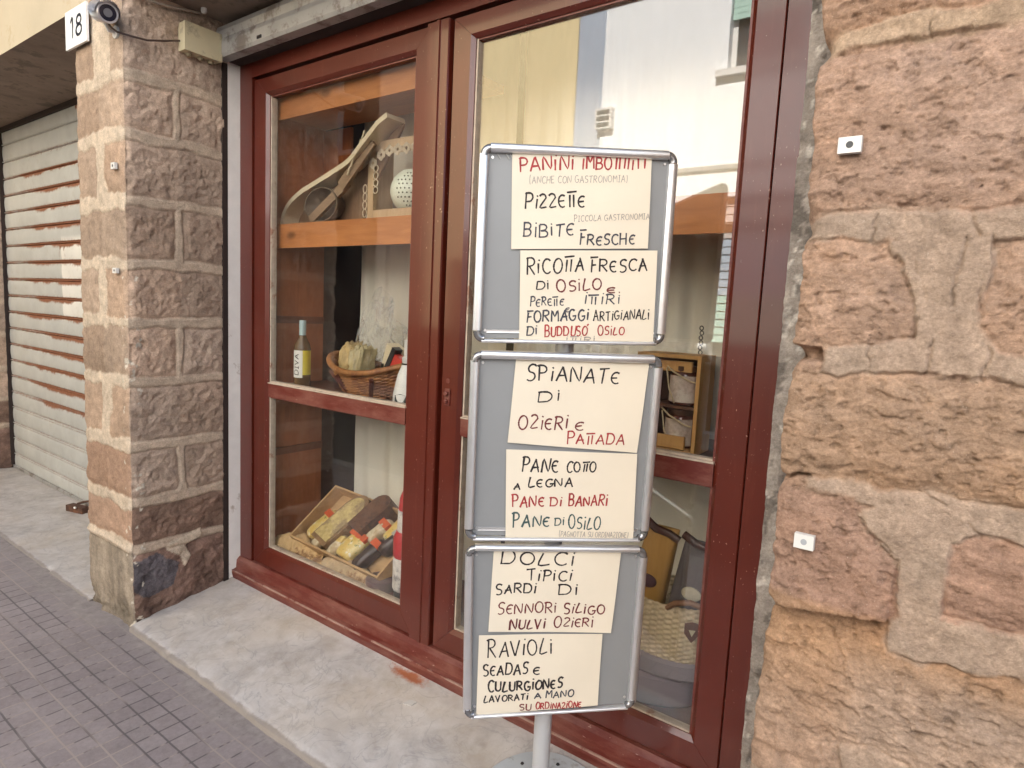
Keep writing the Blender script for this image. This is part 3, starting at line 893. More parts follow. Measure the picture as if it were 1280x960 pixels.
# ---------------------------------------------------------------- rolled-up shop shutter
sh = thing('rolled_shutter', 'rolled-up grey metal shutter with its bottom bar showing above the red shop door', 'shutter', (1.25, -0.1, 2.41))
bm = bmesh.new()
pts = [(-0.125, 2.425), (-0.118, 2.412), (-0.072, 2.412), (-0.066, 2.42), (-0.066, 2.53), (-0.085, 2.55), (-0.115, 2.545), (-0.125, 2.52), (-0.121, 2.49), (-0.125, 2.47)]
add_prism(bm, [Vector((0.003, y, z)) for y, z in pts], (2.59, 0, 0))
obj('bottom_bar', bm, ALU_D, sh)
for xq in (0.33, 1.40):
    bm = bmesh.new(); add_box(bm, xq, xq + 0.03, -0.1285, -0.124, 2.428, 2.440)
    obj('bar_slot', bm, BLACK, sh)
bm = bmesh.new(); add_box(bm, 0.0, 2.6, -0.06, 0.03, 2.4175, 2.577)
obj('shutter_box', bm, DARK, sh)
for xx in (-0.0115, 2.590):
    bm = bmesh.new(); add_box(bm, xx, xx + 0.0115, -0.092, -0.0675, -0.03, 2.41)
    obj('guide_rail', bm, DARK, sh)

# ---------------------------------------------------------------- rusty roller shutter on the left
def shutter_mat():
    t = NT('rusted_shutter_slats')
    a = t.n('ShaderNodeAttribute'); a.attribute_name = 'rust'
    b = t.n('ShaderNodeAttribute'); b.attribute_name = 'pale'
    n = t.rng(t.noise(5, 6), 0.3, 0.7)
    c = t.mix(n, (0.41, 0.41, 0.395), (0.51, 0.51, 0.49))
    c = t.mix(b.outputs['Fac'], c, (0.80, 0.77, 0.72))
    dirt = t.rng(t.noise(16, 7, 0.7), 0.55, 0.75, 0, 0.4)
    c = t.mix(dirt, c, (0.33, 0.28, 0.22))
    r2 = t.rng(t.noise(90, 6, 0.7), 0.3, 0.7)
    rc = t.mix(r2, (0.15, 0.052, 0.026), (0.30, 0.125, 0.065))
    f = t.rng(t.math('ADD', a.outputs['Fac'], t.math('MULTIPLY', t.math('SUBTRACT', t.noise(45, 6, 0.7), 0.5), 0.9)), 0.24, 0.74, 0, 1, True)
    c = t.mix(f, c, rc)
    t.base(c); t.set(t.rng(f, 0, 1, 0.45, 0.9))
    t.bump(t.noise(80, 6, 0.7), 0.1, 0.003)
    return t.m
rs = thing('roller_shutter', 'pale closed roller shutter streaked with rust along its slats, left of the stone pier', 'shutter', (-1.95, 0.03, -0.1))
ZB = -0.11; PIT = 0.1287
prof = [(0.0, 0.0), (0.05, -0.0015), (0.30, -0.005), (0.55, -0.0055), (0.78, -0.003), (0.84, -0.001), (0.845, 0.004), (0.87, 0.0065), (0.895, 0.002), (0.90, -0.005), (0.93, -0.009), (0.955, -0.005), (0.96, 0.006), (0.985, 0.0065)]
zz = []; yy = []; pf = []; row = []
for i in range(22):
    for t_, y_ in prof:
        zz.append(ZB + (i + t_) * PIT); yy.append(0.03 + y_); pf.append(t_); row.append(i)
zz = np.array(zz); yy = np.array(yy); pf = np.array(pf); row = np.array(row)
xs = np.arange(-3.43, -0.40, 0.01)
Xg, Zg = np.meshgrid(xs, zz); Yg = np.repeat(yy[:, None], len(xs), 1)
Pg = np.repeat(pf[:, None], len(xs), 1); Rg = np.repeat(row[:, None], len(xs), 1)
lump = fbm(Xg * 4.5, Rg * 3.1, 5, 91)
fine = fbm(Xg * 22, Rg * 5.7, 4, 92)
ctr = np.clip(0.30 + 0.9 * sstep(-3.15, -2.35, Xg + 0.5 * fbm(Xg * 1.3, Rg * 1.7, 3, 90)), 0, 1)
e0 = 0.83 - 0.13 * ctr * np.clip(0.75 + 0.9 * lump, 0.1, 1.4) - 0.02 * fine
near = np.where(Pg > 0.5, sstep(e0 - 0.05, e0 + 0.09, Pg), sstep(0.10, 0.0, Pg) * 0.8)
amt = np.clip(sstep(2.0, 4.0, 21 - Rg) * sstep(2.5, 4.5, Rg), 0, 1)
rust = np.clip(near * amt * (0.40 + 0.45 * ctr + 0.12 * lump), 0, 1)
rust = np.maximum(rust, 0.42 * (Pg > 0.835) * (Pg < 0.875)); rust = np.maximum(rust, 0.42 * (Pg > 0.95))
rust = np.maximum(rust, 0.9 * (np.hypot((Xg + 1.95) / 0.10, (Zg - 2.60) / 0.07) < 1))
ring = np.abs(np.hypot(Xg + 2.28, (Zg - 1.60) * 1.0) - 0.05)
rust = np.maximum(rust, 0.55 * (ring < 0.009) * (Zg > 1.57))
pale = ((Xg > -2.30) & (Xg < -1.9) & (Zg > 1.15) & (Zg < 1.72)) * (0.75 + 0.3 * fbm(Xg * 5, Zg * 5, 3, 93))
me = grid_mesh('slats', np.stack([Xg, Yg, Zg], -1), scal={'rust': rust, 'pale': np.clip(pale, 0, 1)})
link('slats', me, shutter_mat(), rs)
bm = bmesh.new(); add_box(bm, -3.43, -0.45, 0.012, 0.03, -0.108, -0.085)
obj('bottom_bar', bm, ALU_D, rs, bevel=0.002)
bm = bmesh.new(); add_box(bm, -3.441, -3.415, 0.0, 0.05, -0.11, 2.576)
obj('guide_rail', bm, DARK, rs)
bm = bmesh.new(); add_box(bm, -3.42, -0.46, 0.005, 0.05, 2.545, 2.577)
obj('head_slot', bm, DARK, rs)
# rusty floor latch
lt = thing('floor_latch', 'small rusty iron latch lying at the foot of the roller shutter', 'latch', (-1.87, -0.06, -0.11))
IRON = M('rusty_iron', (0.09, 0.045, 0.03), 0.85, 0.2, 0.4, 40, 0.4, 120, col2=(0.17, 0.075, 0.04))
bm = bmesh.new()
xf = Matrix.Translation((-1.87, -0.065, -0.112)) @ Matrix.Rotation(0.25, 4, 'Z')
add_box(bm, -0.085, 0.075, -0.026, 0.026, 0.0, 0.042, xf=xf)
o = obj('body', bm, IRON, lt, bevel=0.010)
bm = bmesh.new(); add_tube(bm, [(-1.97, -0.03, -0.085), (-1.90, -0.015, -0.06), (-1.82, 0.0, -0.04)], 0.008, 8)
obj('bolt', bm, IRON, lt)
bm = bmesh.new(); add_tube(bm, [(-1.84, -0.09, -0.071), (-1.83, -0.10, -0.066)], 0.007, 8)
obj('rivet', bm, WHITE, lt)

# ---------------------------------------------------------------- stroke lettering (felt pen)
def arc(cx, cy, rx, ry, a0, a1, n=9):
    return [(cx + rx * math.cos(math.radians(a0 + (a1 - a0) * i / n)), cy + ry * math.sin(math.radians(a0 + (a1 - a0) * i / n))) for i in range(n + 1)]
G = {
 'A': (0.72, [[(0, 0), (0.36, 1)], [(0.36, 1), (0.72, 0)], [(0.12, 0.36), (0.62, 0.40)]]),
 'B': (0.62, [[(0.04, 1), (0, 0)], [(0.04, 1)] + arc(0.25, 0.76, 0.3, 0.24, 80, -80) + [(0.1, 0.5)], [(0.1, 0.52)] + arc(0.3, 0.26, 0.32, 0.26, 75, -80) + [(0, 0.0)]]),
 'C': (0.62, [arc(0.38, 0.5, 0.38, 0.5, 50, 310, 14)]),
 'D': (0.72, [[(0.05, 0.98), (0, 0.02)], [(-0.03, 0.98), (0.2, 1.0)] + arc(0.3, 0.5, 0.42, 0.5, 70, -70, 12) + [(0.12, 0.02), (0, 0.02)]]),
 'E': (0.55, [[(0.05, 1), (0, 0)], [(0.05, 1), (0.55, 1)], [(0.03, 0.52), (0.42, 0.54)], [(0, 0), (0.55, 0.02)]]),
 'e': (0.52, [arc(0.34, 0.42, 0.34, 0.42, 60, 300, 14), [(0.02, 0.43), (0.42, 0.46)]]),
 'F': (0.52, [[(0.08, 0.8), (0.04, 0)], [(-0.05, 0.98), (0.55, 1.0)], [(0.06, 0.48), (0.40, 0.5)]]),
 'G': (0.70, [arc(0.36, 0.5, 0.36, 0.5, 55, 330, 14) + [(0.68, 0.42)], [(0.42, 0.42), (0.74, 0.44)]]),
 'H': (0.66, [[(0.05, 1), (0, 0)], [(0.66, 1), (0.62, 0)], [(0.02, 0.48), (0.64, 0.52)]]),
 'I': (0.34, [[(0.17, 1), (0.15, 0)], [(0, 1), (0.34, 1)], [(0, 0), (0.34, 0)]]),
 'i': (0.14, [[(0.08, 0.72), (0.06, 0)], [(0.10, 0.98), (0.12, 1.02)]]),
 'L': (0.56, [[(0.16, 1), (0, 0.02), (0.56, 0.08)]]),
 'M': (0.78, [[(0.03, 0), (0.08, 1), (0.38, 0.45), (0.70, 1), (0.78, 0)]]),
 'N': (0.70, [[(0.0, 0), (0.06, 0.95), (0.62, 0.05), (0.70, 1)]]),
 'O': (0.72, [arc(0.36, 0.5, 0.36, 0.5, 95, 460, 20)]),
 'P': (0.58, [[(0.04, 1), (0.02, 0)], [(-0.04, 0.94), (0.1, 1.0)] + arc(0.28, 0.74, 0.30, 0.26, 75, -85) + [(0.05, 0.46)]]),
 'Q': (0.74, [arc(0.36, 0.5, 0.36, 0.5, 95, 460, 20), [(0.45, 0.2), (0.75, -0.05)]]),
 'R': (0.64, [[(0.04, 1), (0.0, 0)], [(-0.04, 0.94), (0.1, 1.0)] + arc(0.28, 0.76, 0.30, 0.24, 75, -80) + [(0.08, 0.5)], [(0.2, 0.5), (0.64, 0.0)]]),
 'S': (0.56, [arc(0.32, 0.75, 0.28, 0.25, 40, 240, 9) + arc(0.26, 0.25, 0.30, 0.26, 70, -130, 10)]),
 'T': (0.62, [[(0, 0.93), (0.64, 1.0)], [(0.32, 0.94), (0.28, 0)]]),
 '#': (0.66, [[(-0.04, 1.02), (0.74, 1.06)], [(0.18, 0.80), (0.15, 0)], [(0.52, 0.82), (0.50, 0)]]),
 'U': (0.64, [[(0.02, 1), (0.02, 0.4)] + arc(0.32, 0.3, 0.30, 0.3, 180, 350, 9) + [(0.64, 1)]]),
 'V': (0.66, [[(0, 1), (0.30, 0)], [(0.30, 0), (0.66, 1)]]),
 'Z': (0.58, [arc(0.28, 0.76, 0.27, 0.24, 150, -20, 9) + [(0.02, 0.03), (0.58, 0.05)]]),
 '(': (0.2, [arc(0.3, 0.45, 0.28, 0.7, 130, 230, 8)]),
 ')': (0.2, [arc(-0.1, 0.45, 0.28, 0.7, 50, -50, 8)]),
 "'": (0.12, [[(-0.25, 1.15), (-0.12, 1.3)]]),
 '.': (0.1, [[(0.03, 0.0), (0.06, 0.03)]]),
 '1': (0.22, [[(0.0, 0.82), (0.16, 1.0), (0.16, 0.0)]]),
 '8': (0.46, [arc(0.23, 0.76, 0.19, 0.23, 270, -90, 18), arc(0.23, 0.26, 0.23, 0.26, 90, 450, 18)]),
}
def smooth_line(p, k=3):
    if len(p) < 3:
        return p
    out = []
    for i in range(len(p) - 1):
        p0 = p[max(i - 1, 0)]; p1 = p[i]; p2 = p[i + 1]; p3 = p[min(i + 2, len(p) - 1)]
        for j in range(k):
            t = j / k
            out.append(tuple(0.5 * (2 * p1[q] + (p2[q] - p0[q]) * t + (2 * p0[q] - 5 * p1[q] + 4 * p2[q] - p3[q]) * t * t + (3 * p1[q] - p0[q] - 3 * p2[q] + p3[q]) * t ** 3) for q in (0, 1)))
    out.append(p[-1])
    return out

class Ink:
    def __init__(s):
        s.bm = bmesh.new(); s.k = 0
    def stroke(s, pts, w, surf, mi):
        """pts in sheet coordinates (metres), surf(a,c,d) -> world"""
        s.k += 1
        d = 0.00035 + 0.000004 * s.k
        n = len(pts)
        L = []; R = []
        for i in range(n):
            a = pts[max(i - 1, 0)]; b = pts[min(i + 1, n - 1)]
            tx, ty = b[0] - a[0], b[1] - a[1]; l = math.hypot(tx, ty) + 1e-9
            ww = w * 0.5 * (0.78 + 0.38 * random.random()) * (1.12 - 0.3 * i / n)
            px, py = -ty / l * ww, tx / l * ww
            x, y = pts[i]
            if i == 0:
                x -= tx / l * ww * 0.5; y -= ty / l * ww * 0.5
            if i == n - 1:
                x += tx / l * ww * 0.5; y += ty / l * ww * 0.5
            L.append(s.bm.verts.new(surf(x + px, y + py, d))); R.append(s.bm.verts.new(surf(x - px, y - py, d)))
        for i in range(n - 1):
            s.bm.faces.new((R[i], R[i + 1], L[i + 1], L[i])).material_index = mi
    def word(s, text, a0, c0, a1, c1, h, w, surf, mi, jit=1.0):
        gl = []
        x = 0
        for ch in text:
            if ch == ' ':
                x += 0.5; continue
            wd, st = G[ch]
            gl.append((x, st, ch)); x += wd + 0.26
        tot = max(x - 0.26, 0.1)
        L = math.hypot(a1 - a0, c1 - c0)
        ux, uy = (a1 - a0) / L, (c1 - c0) / L
        sx = L / tot
        if tot < 0.3:
            sx = h
        for k_, (gx, st, ch) in enumerate(gl):
            hs = h * (1 + jit * random.uniform(-0.09, 0.09)) * (1.16 if (k_ == 0 and len(gl) > 2) else 0.97); dy = jit * random.uniform(-0.05, 0.05) * h; sl = 0.05 + jit * random.uniform(-0.07, 0.07)
            for pl in st:
                pl = smooth_line(pl) if len(pl) > 2 else [(pl[0][0] + (pl[1][0] - pl[0][0]) * t, pl[0][1] + (pl[1][1] - pl[0][1]) * t) for t in (0, 0.33, 0.66, 1)]
                jx, jy = jit * random.uniform(-0.03, 0.03), jit * random.uniform(-0.03, 0.03)
                q = []
                for (px, py) in pl:
                    X = (gx + px + jx) * sx + sl * py * h; Y = (py + jy) * hs + dy
                    q.append((a0 + ux * X - uy * Y, c0 + uy * X + ux * Y))
                s.stroke(q, w, surf, mi)
    def build(s, name, mats, parent):
        for f in s.bm.faces:
            pass
        me = bpy.data.meshes.new(name); s.bm.to_mesh(me); s.bm.free()
        return link(name, me, mats, parent)

# ---------------------------------------------------------------- number plate, camera, box, cable, tags on the pier
pl = thing('number_plate', 'white square house number plate reading 18 on the stone pier', 'number plate', (-0.39, -0.515, 2.48))
bm = bmesh.new(); add_box(bm, -0.500, -0.279, -0.530, -0.520, 2.403, 2.5595)
obj('plate', bm, M('white_enamel', (0.86, 0.85, 0.84), 0.25, 0, 0.03, 5, 0), pl, bevel=0.002)
ik = Ink()
def plsurf(a, c, d):
    return Vector((-0.390 + a, -0.530 - d - 0.0004, 2.482 + c))
ik.word('18', -0.052, -0.040, 0.062, -0.040, 0.082, 0.013, plsurf, 0, 0.0)
ik.build('digits', [BLACK], pl)

cm = thing('security_camera', 'small silver bullet security camera under the lintel on the stone pier', 'security camera', (-0.03, -0.52, 2.44))
LENSM = M('dark_lens_glass', (0.015, 0.016, 0.03), 0.06, 0, 0.1, 5, 0)
SILV = M('silver_painted_metal', (0.60, 0.58, 0.60), 0.3, 0.45, 0.05, 9, 0)
ax = Vector((0.97, -0.16, -0.30)).normalized()
xf = Matrix.Translation((-0.085, -0.555, 2.462)) @ ax.to_track_quat('Z', 'Y').to_matrix().to_4x4()
bm = bmesh.new(); add_lathe(bm, [(0.0, 0), (0.030, 0.0), (0.037, 0.008), (0.037, 0.145), (0.034, 0.15), (0.034, 0.146), (0.030, 0.146), (0.0, 0.146)], (0, 0, 0), 28, xf=xf)
obj('body', bm, SILV, cm, smooth=True)
bm = bmesh.new(); add_lathe(bm, [(0.0, 0.1475), (0.029, 0.1475), (0.029, 0.1465), (0.0, 0.1465)], (0, 0, 0), 28, xf=xf)
ls = obj('lens', bm, LENSM, cm, smooth=True)
bm = bmesh.new(); add_lathe(bm, [(0.009, 0.1478), (0.015, 0.1478), (0.015, 0.1495), (0.009, 0.1495)], (0, 0, 0), 20, xf=xf)
obj('lens_ring', bm, M('lens_ring', (0.2, 0.2, 0.22), 0.3, 0.6, 0.1, 5, 0), ls, smooth=True)
bm = bmesh.new()   # sun hood over the upper half
rows = []
iu = xf.to_3x3().inverted() @ Vector((0, 0, 1)); ua = math.atan2(iu.y, iu.x)
for zz_ in (0.02, 0.10, 0.175):
    rows.append([bm.verts.new(xf @ Vector((0.043 * math.cos(ua + t), 0.043 * math.sin(ua + t), zz_ - 0.02 * abs(t) * (zz_ > 0.15)))) for t in np.linspace(-1.75, 1.75, 17)])
for A, B in zip(rows, rows[1:]):
    for k in range(16):
        bm.faces.new((A[k], A[k + 1], B[k + 1], B[k]))
bmesh.ops.solidify(bm, geom=bm.faces[:], thickness=0.002)
obj('hood', bm, SILV, cm, smooth=True)
bm = bmesh.new(); add_tube(bm, [(-0.05, -0.50, 2.395), (-0.045, -0.535, 2.39), (-0.03, -0.56, 2.42)], 0.008, 10)
add_lathe(bm, [(0.0, 0), (0.024, 0), (0.024, 0.008), (0.012, 0.012), (0.0, 0.012)], (0, 0, 0), 20, xf=Matrix.Translation((-0.05, -0.505, 2.395)) @ Matrix.Rotation(PI / 2, 4, 'X'))
obj('bracket', bm, WHITE, cm, smooth=True)
jb = thing('junction_box', 'cream plastic junction box on the inner side of the stone pier', 'junction box', (0.01, -0.2, 2.45))
bm = bmesh.new()
add_box(bm, -0.004, 0.034, -0.284, -0.122, 2.389, 2.503)
obj('box', bm, CREAM, jb, bevel=0.004)
bm = bmesh.new()
add_box(bm, 0.0345, 0.052, -0.285, -0.121, 2.388, 2.504)
obj('lid', bm, CREAM, jb, bevel=0.003)
for yq in (-0.25, -0.20, -0.155):
    bm = bmesh.new(); add_lathe(bm, [(0.0, 0.0), (0.013, 0.0), (0.013, -0.006), (0.009, -0.012), (0.0, -0.012)], (0.015, yq, 2.3885), 16)
    obj('knockout', bm, M('knockout_rubber', (0.36, 0.31, 0.2), 0.6, 0, 0.1, 9, 0) if yq == -0.25 else bpy.data.materials['knockout_rubber'], jb, smooth=True)
bm = bmesh.new()
add_tube(bm, [(-0.03, -0.55, 2.42), (-0.012, -0.54, 2.392), (0.0, -0.525, 2.380), (0.018, -0.48, 2.376), (0.022, -0.42, 2.381), (0.016, -0.35, 2.405), (0.008, -0.285, 2.43)], 0.004, 8)
tag(obj('cable', bm, M('brown_cable', (0.07, 0.04, 0.03), 0.5, 0, 0.1, 9, 0), smooth=True), 'thin dark cable from the security camera to the junction box', 'cable')
bm = bmesh.new()
add_tube(bm, [(0.0, -0.51, 2.56), (0.02, -0.44, 2.535), (0.02, -0.34, 2.545), (0.02, -0.2, 2.57)], 0.005, 8)
tag(obj('conduit', bm, M('pale_conduit', (0.4, 0.34, 0.28), 0.6, 0, 0.1, 9, 0), smooth=True), 'pale thin conduit under the soffit behind the camera', 'cable')
bm = bmesh.new(); add_lathe(bm, [(0.0, 0), (0.012, 0), (0.013, -0.012), (0.008, -0.02), (0, -0.02)], (0.061, -0.207, 2.578), 14)
tag(obj('ceiling_hook', bm, WHITE, smooth=True), 'tiny white knob under the soffit above the junction box', 'knob')
def tag_plate(x, z, w, h, label, hole, proto=None, y=-0.509):
    if proto is None:
        t = thing('fixing_tag', label, 'fixing tag', (x, y, z), 'white fixing tags beside the shop door')
        bm = bmesh.new(); add_box(bm, x - w / 2, x + w / 2, y - 0.012, y, z - h / 2, z + h / 2)
        obj('pad', bm, WHITE, t, bevel=0.0015)
        bm = bmesh.new(); add_lathe(bm, [(0.0, 0), (0.0055, 0), (0.0055, 0.003), (0.0, 0.003)], (0, 0, 0), 16, xf=Matrix.Translation((x, y - 0.0095, z)) @ Matrix.Rotation(PI / 2, 4, 'X'))
        obj('hole', bm, hole, t)
        return t
    t = proto.copy(); C.objects.link(t); t.location = (x, y, z); t['label'] = label
    t.scale = (w / 0.0345, 1, h / 0.0255)
    for ch in list(proto.children):
        c = ch.copy(); C.objects.link(c); c.parent = t
    return t
t0 = tag_plate(2.664, 1.652, 0.0345, 0.0255, 'white tag with a black hole on the right wall, upper one', BLACK, y=-0.512)
t1 = tag_plate(2.657, 0.984, 0.032, 0.0255, 'white tag low on the reddish stone of the right wall', BLACK, t0, y=-0.512)
for c in list(t1.children):
    if c.name.startswith('hole'):
        c.data = c.data.copy(); c.data.materials.clear(); c.data.materials.append(M('grey_print', (0.35, 0.36, 0.38), 0.6, 0, 0.1, 9, 0)); 
t2 = tag_plate(-0.072, 1.875, 0.034, 0.026, 'tiny white tag high on the left stone pier', BLACK, t0, y=-0.512)
t3 = tag_plate(-0.078, 1.45, 0.036, 0.022, 'tiny pale tag at mid height on the left stone pier', BLACK, t0, y=-0.512)

# ---------------------------------------------------------------- menu stand
YAW, TILT = 0.7453, -0.0282
BO = Vector((2.0095, -0.27, -0.075))
B_R = Vector((math.cos(YAW), math.sin(YAW), 0))
B_N = Vector((math.sin(YAW), -math.cos(YAW), 0))
B_U = Vector((0, 0, 1)) * math.cos(TILT) - B_N * math.sin(TILT)
B_F = B_R.cross(B_U).normalized()
def BW(a, c, d):
    return BO + B_R * a + B_U * c + B_F * d
stand = thing('menu_stand', 'free-standing aluminium menu stand with three grey boards one above the other on a pole', 'menu stand', (1.99, -0.25, -0.07))
PAN = [[(-0.2600, 1.8310), (0.2300, 1.8465), (0.2352, 1.3650), (-0.2595, 1.3525)],
       [(-0.2612, 1.3345), (0.2360, 1.3405), (0.2352, 0.8360), (-0.2585, 0.8365)],
       [(-0.2550, 0.8265), (0.2380, 0.8235), (0.2394, 0.3480), (-0.2410, 0.3285)]]
def bil(Q, s, t):
    """s 0..1 left-right, t 0..1 bottom-top"""
    tl, tr, br, bl = Q
    b = (bl[0] + (br[0] - bl[0]) * s, bl[1] + (br[1] - bl[1]) * s)
    u = (tl[0] + (tr[0] - tl[0]) * s, tl[1] + (tr[1] - tl[1]) * s)
    return (b[0] + (u[0] - b[0]) * t, b[1] + (u[1] - b[1]) * t)
def rail(bm, p, q, w, d0, d1, n=8):
    """snap-frame rail with a rounded back: p,q centre line ends in board coordinates"""
    dx, dy = q[0] - p[0], q[1] - p[1]; l = math.hypot(dx, dy)
    px, py = -dy / l, dx / l
    prof = [(-w / 2, d0), (w / 2, d0)] + [(w / 2 * math.cos(t), d0 + 0.003 + (d1 - d0 - 0.003) * max(math.sin(t), 0) ** 0.5) for t in np.linspace(0.0, PI, n)]
    A = [bm.verts.new(BW(p[0] + px * o, p[1] + py * o, d)) for o, d in prof]
    B = [bm.verts.new(BW(q[0] + px * o, q[1] + py * o, d)) for o, d in prof]
    m = len(prof)
    for j in range(m):
        bm.faces.new((A[j], A[(j + 1) % m], B[(j + 1) % m], B[j]))
    bm.faces.new(A); bm.faces.new(B[::-1])
for k, Q in enumerate(PAN):
    H = Q[0][1] - Q[3][1]; W_ = Q[1][0] - Q[0][0]
    e, g = 0.012 / W_, 0.012 / H
    bm = bmesh.new()
    c4 = [bil(Q, e, g), bil(Q, 1 - e, g), bil(Q, 1 - e, 1 - g), bil(Q, e, 1 - g)]
    add_prism(bm, [BW(a, c, 0.003) for a, c in c4], B_F * -0.007)
    pn = obj('panel', bm, BOARD, stand)
    r = 0.0115
    ex, gz = r / W_, r / H
    cw = 0.026
    def rl(p, q, w=0.0235, d1=0.017):
        bm = bmesh.new(); rail(bm, p, q, w, 0.0032, d1)
        obj('frame_rail', bm, ALU, pn, smooth=True)
    tw = (0.022, 0.022, 0.0175)[k]
    rl(bil(Q, cw / W_, 1 - tw * 0.5 / H), bil(Q, 1 - cw / W_, 1 - tw * 0.5 / H), tw, 0.020)
    rl(bil(Q, cw / W_ - 0.006, 0.0055 / H), bil(Q, 1 - cw / W_ + 0.004, 0.0055 / H), 0.0105, 0.018)
    rl(bil(Q, ex, 0.045 + 0.02 * (k < 2)), bil(Q, ex, 1 - cw / H))
    rl(bil(Q, 1 - ex, 0.045 + 0.02 * (k < 2)), bil(Q, 1 - ex, 1 - cw / H - 0.012))
    for (s, t, a0) in ((ex, gz, 180), (1 - ex, gz, 270), (1 - ex, 1 - gz, 0), (ex, 1 - gz, 90)):
        c = bil(Q, s, t); sg = 1 if s > 0.5 else -1; tg = 1 if t > 0.5 else -1
        cc = (c[0] - sg * 0.016, c[1] - tg * 0.016)
        path = [BW(cc[0] + 0.016 * math.cos(math.radians(a)), cc[1] + 0.016 * math.sin(math.radians(a)), 0.0095) for a in np.linspace(a0 - 8, a0 + 98, 8)]
        bm = bmesh.new(); add_tube(bm, path, 0.0098, 10)
        co = obj('corner_joint', bm, CLEARPL, pn, smooth=True)
        bm = bmesh.new(); add_lathe(bm, [(0.0, 0.0), (0.004, 0.0), (0.003, 0.002), (0.0, 0.002)], (0, 0, 0), 10,
                                    xf=Matrix.Translation(BW(cc[0] - sg * 0.004, cc[1] - tg * 0.004, 0.0035)) @ B_F.to_track_quat('Z', 'Y').to_matrix().to_4x4())
        obj('rivet', bm, ALU, pn)
    if k < 2:     # thin inner lip over the bottom rail
        bm = bmesh.new(); rail(bm, bil(Q, 0.07, 0.062), bil(Q, 0.93, 0.062), 0.008, 0.0032, 0.0058)
        obj('inner_lip', bm, ALU, pn, smooth=True)
POLE = M('pole_grey_paint', (0.55, 0.55, 0.56), 0.35, 0.3, 0.06, 9, 0.03)
pc = BW(-0.011, 0, -0.024)
bm = bmesh.new(); add_lathe(bm, [(0.0, -0.045), (0.0245, -0.045), (0.0245, 1.72), (0.0, 1.725)], (pc.x, pc.y, 0.0), 24)
obj('pole', bm, POLE, stand, smooth=True)
bm = bmesh.new()
bxf = Matrix.Translation((pc.x, pc.y, -0.0535)) @ Matrix.Rotation(math.atan(0.165), 4, 'X')
add_lathe(bm, [(0.0, -0.004), (0.193, -0.004), (0.196, 0.002), (0.190, 0.008), (0.060, 0.013), (0.030, 0.022), (0.0, 0.022)], (0, 0, 0), 56, xf=bxf)
bp = obj('base_plate', bm, M('base_grey_paint', (0.44, 0.47, 0.50), 0.4, 0.2, 0.08, 7, 0.05, col2=(0.3, 0.29, 0.28), amt=0.15), stand, smooth=True)
for an in (1.75, 2.5, 3.4, 0.9, 5.2):
    bm = bmesh.new(); add_lathe(bm, [(0.0, 0.0), (0.006, 0.0), (0.004, 0.003), (0.0, 0.003)], (0, 0, 0), 10, xf=bxf @ Matrix.Translation((0.15 * math.cos(an), 0.15 * math.sin(an), 0.0095)))
    obj('screw', bm, BLACK, bp)

PQ = [[(-0.1823, 1.8200), (0.1630, 1.8330), (0.171, 1.6075), (-0.173, 1.5862)],
      [(-0.1506, 1.584), (0.1966, 1.6041), (0.2049, 1.368), (-0.1416, 1.3606)],
      [(-0.1466, 1.3200), (0.1999, 1.3230), (0.1861, 1.0805), (-0.1576, 1.1004)],
      [(-0.16, 1.0822), (0.1861, 1.0790), (0.194, 0.845), (-0.1505, 0.8466)],
      [(-0.179, 0.8160), (0.1651, 0.8130), (0.1533, 0.5746), (-0.1834, 0.5808)],
      [(-0.208, 0.573), (0.1298, 0.5727), (0.1315, 0.3595), (-0.2052, 0.3383)]]
PLAB = ['cream sheet hand-lettered panini, pizzette and bibite fresche at the top of the stand',
        'cream sheet hand-lettered ricotta fresca and formaggi on the top board',
        'cream sheet hand-lettered spianate di Ozieri e Pattada on the middle board',
        'cream sheet hand-lettered pane cotto a legna on the middle board',
        'cream sheet hand-lettered dolci tipici sardi on the bottom board',
        'cream sheet hand-lettered ravioli, seadas and culurgiones on the bottom board']
DOFF = [0.0078, 0.0090, 0.0078, 0.0090, 0.0078, 0.0090]
INKS = {'k': ('black_ink', (0.018, 0.012, 0.012)), 'r': ('red_ink', (0.36, 0.03, 0.03)), 'm': ('maroon_ink', (0.15, 0.02, 0.02)), 'd': ('dark_blue_ink', (0.05, 0.05, 0.065)),
        'n': ('dark_red_ink', (0.12, 0.012, 0.015)), 't': ('teal_ink', (0.045, 0.085, 0.085)), 'g': ('faint_grey_ink', (0.34, 0.30, 0.27))}
IK = list(INKS)
IMATS = [M(INKS[k][0], INKS[k][1], 0.6, 0, 0.3, 60, 0) for k in IK]
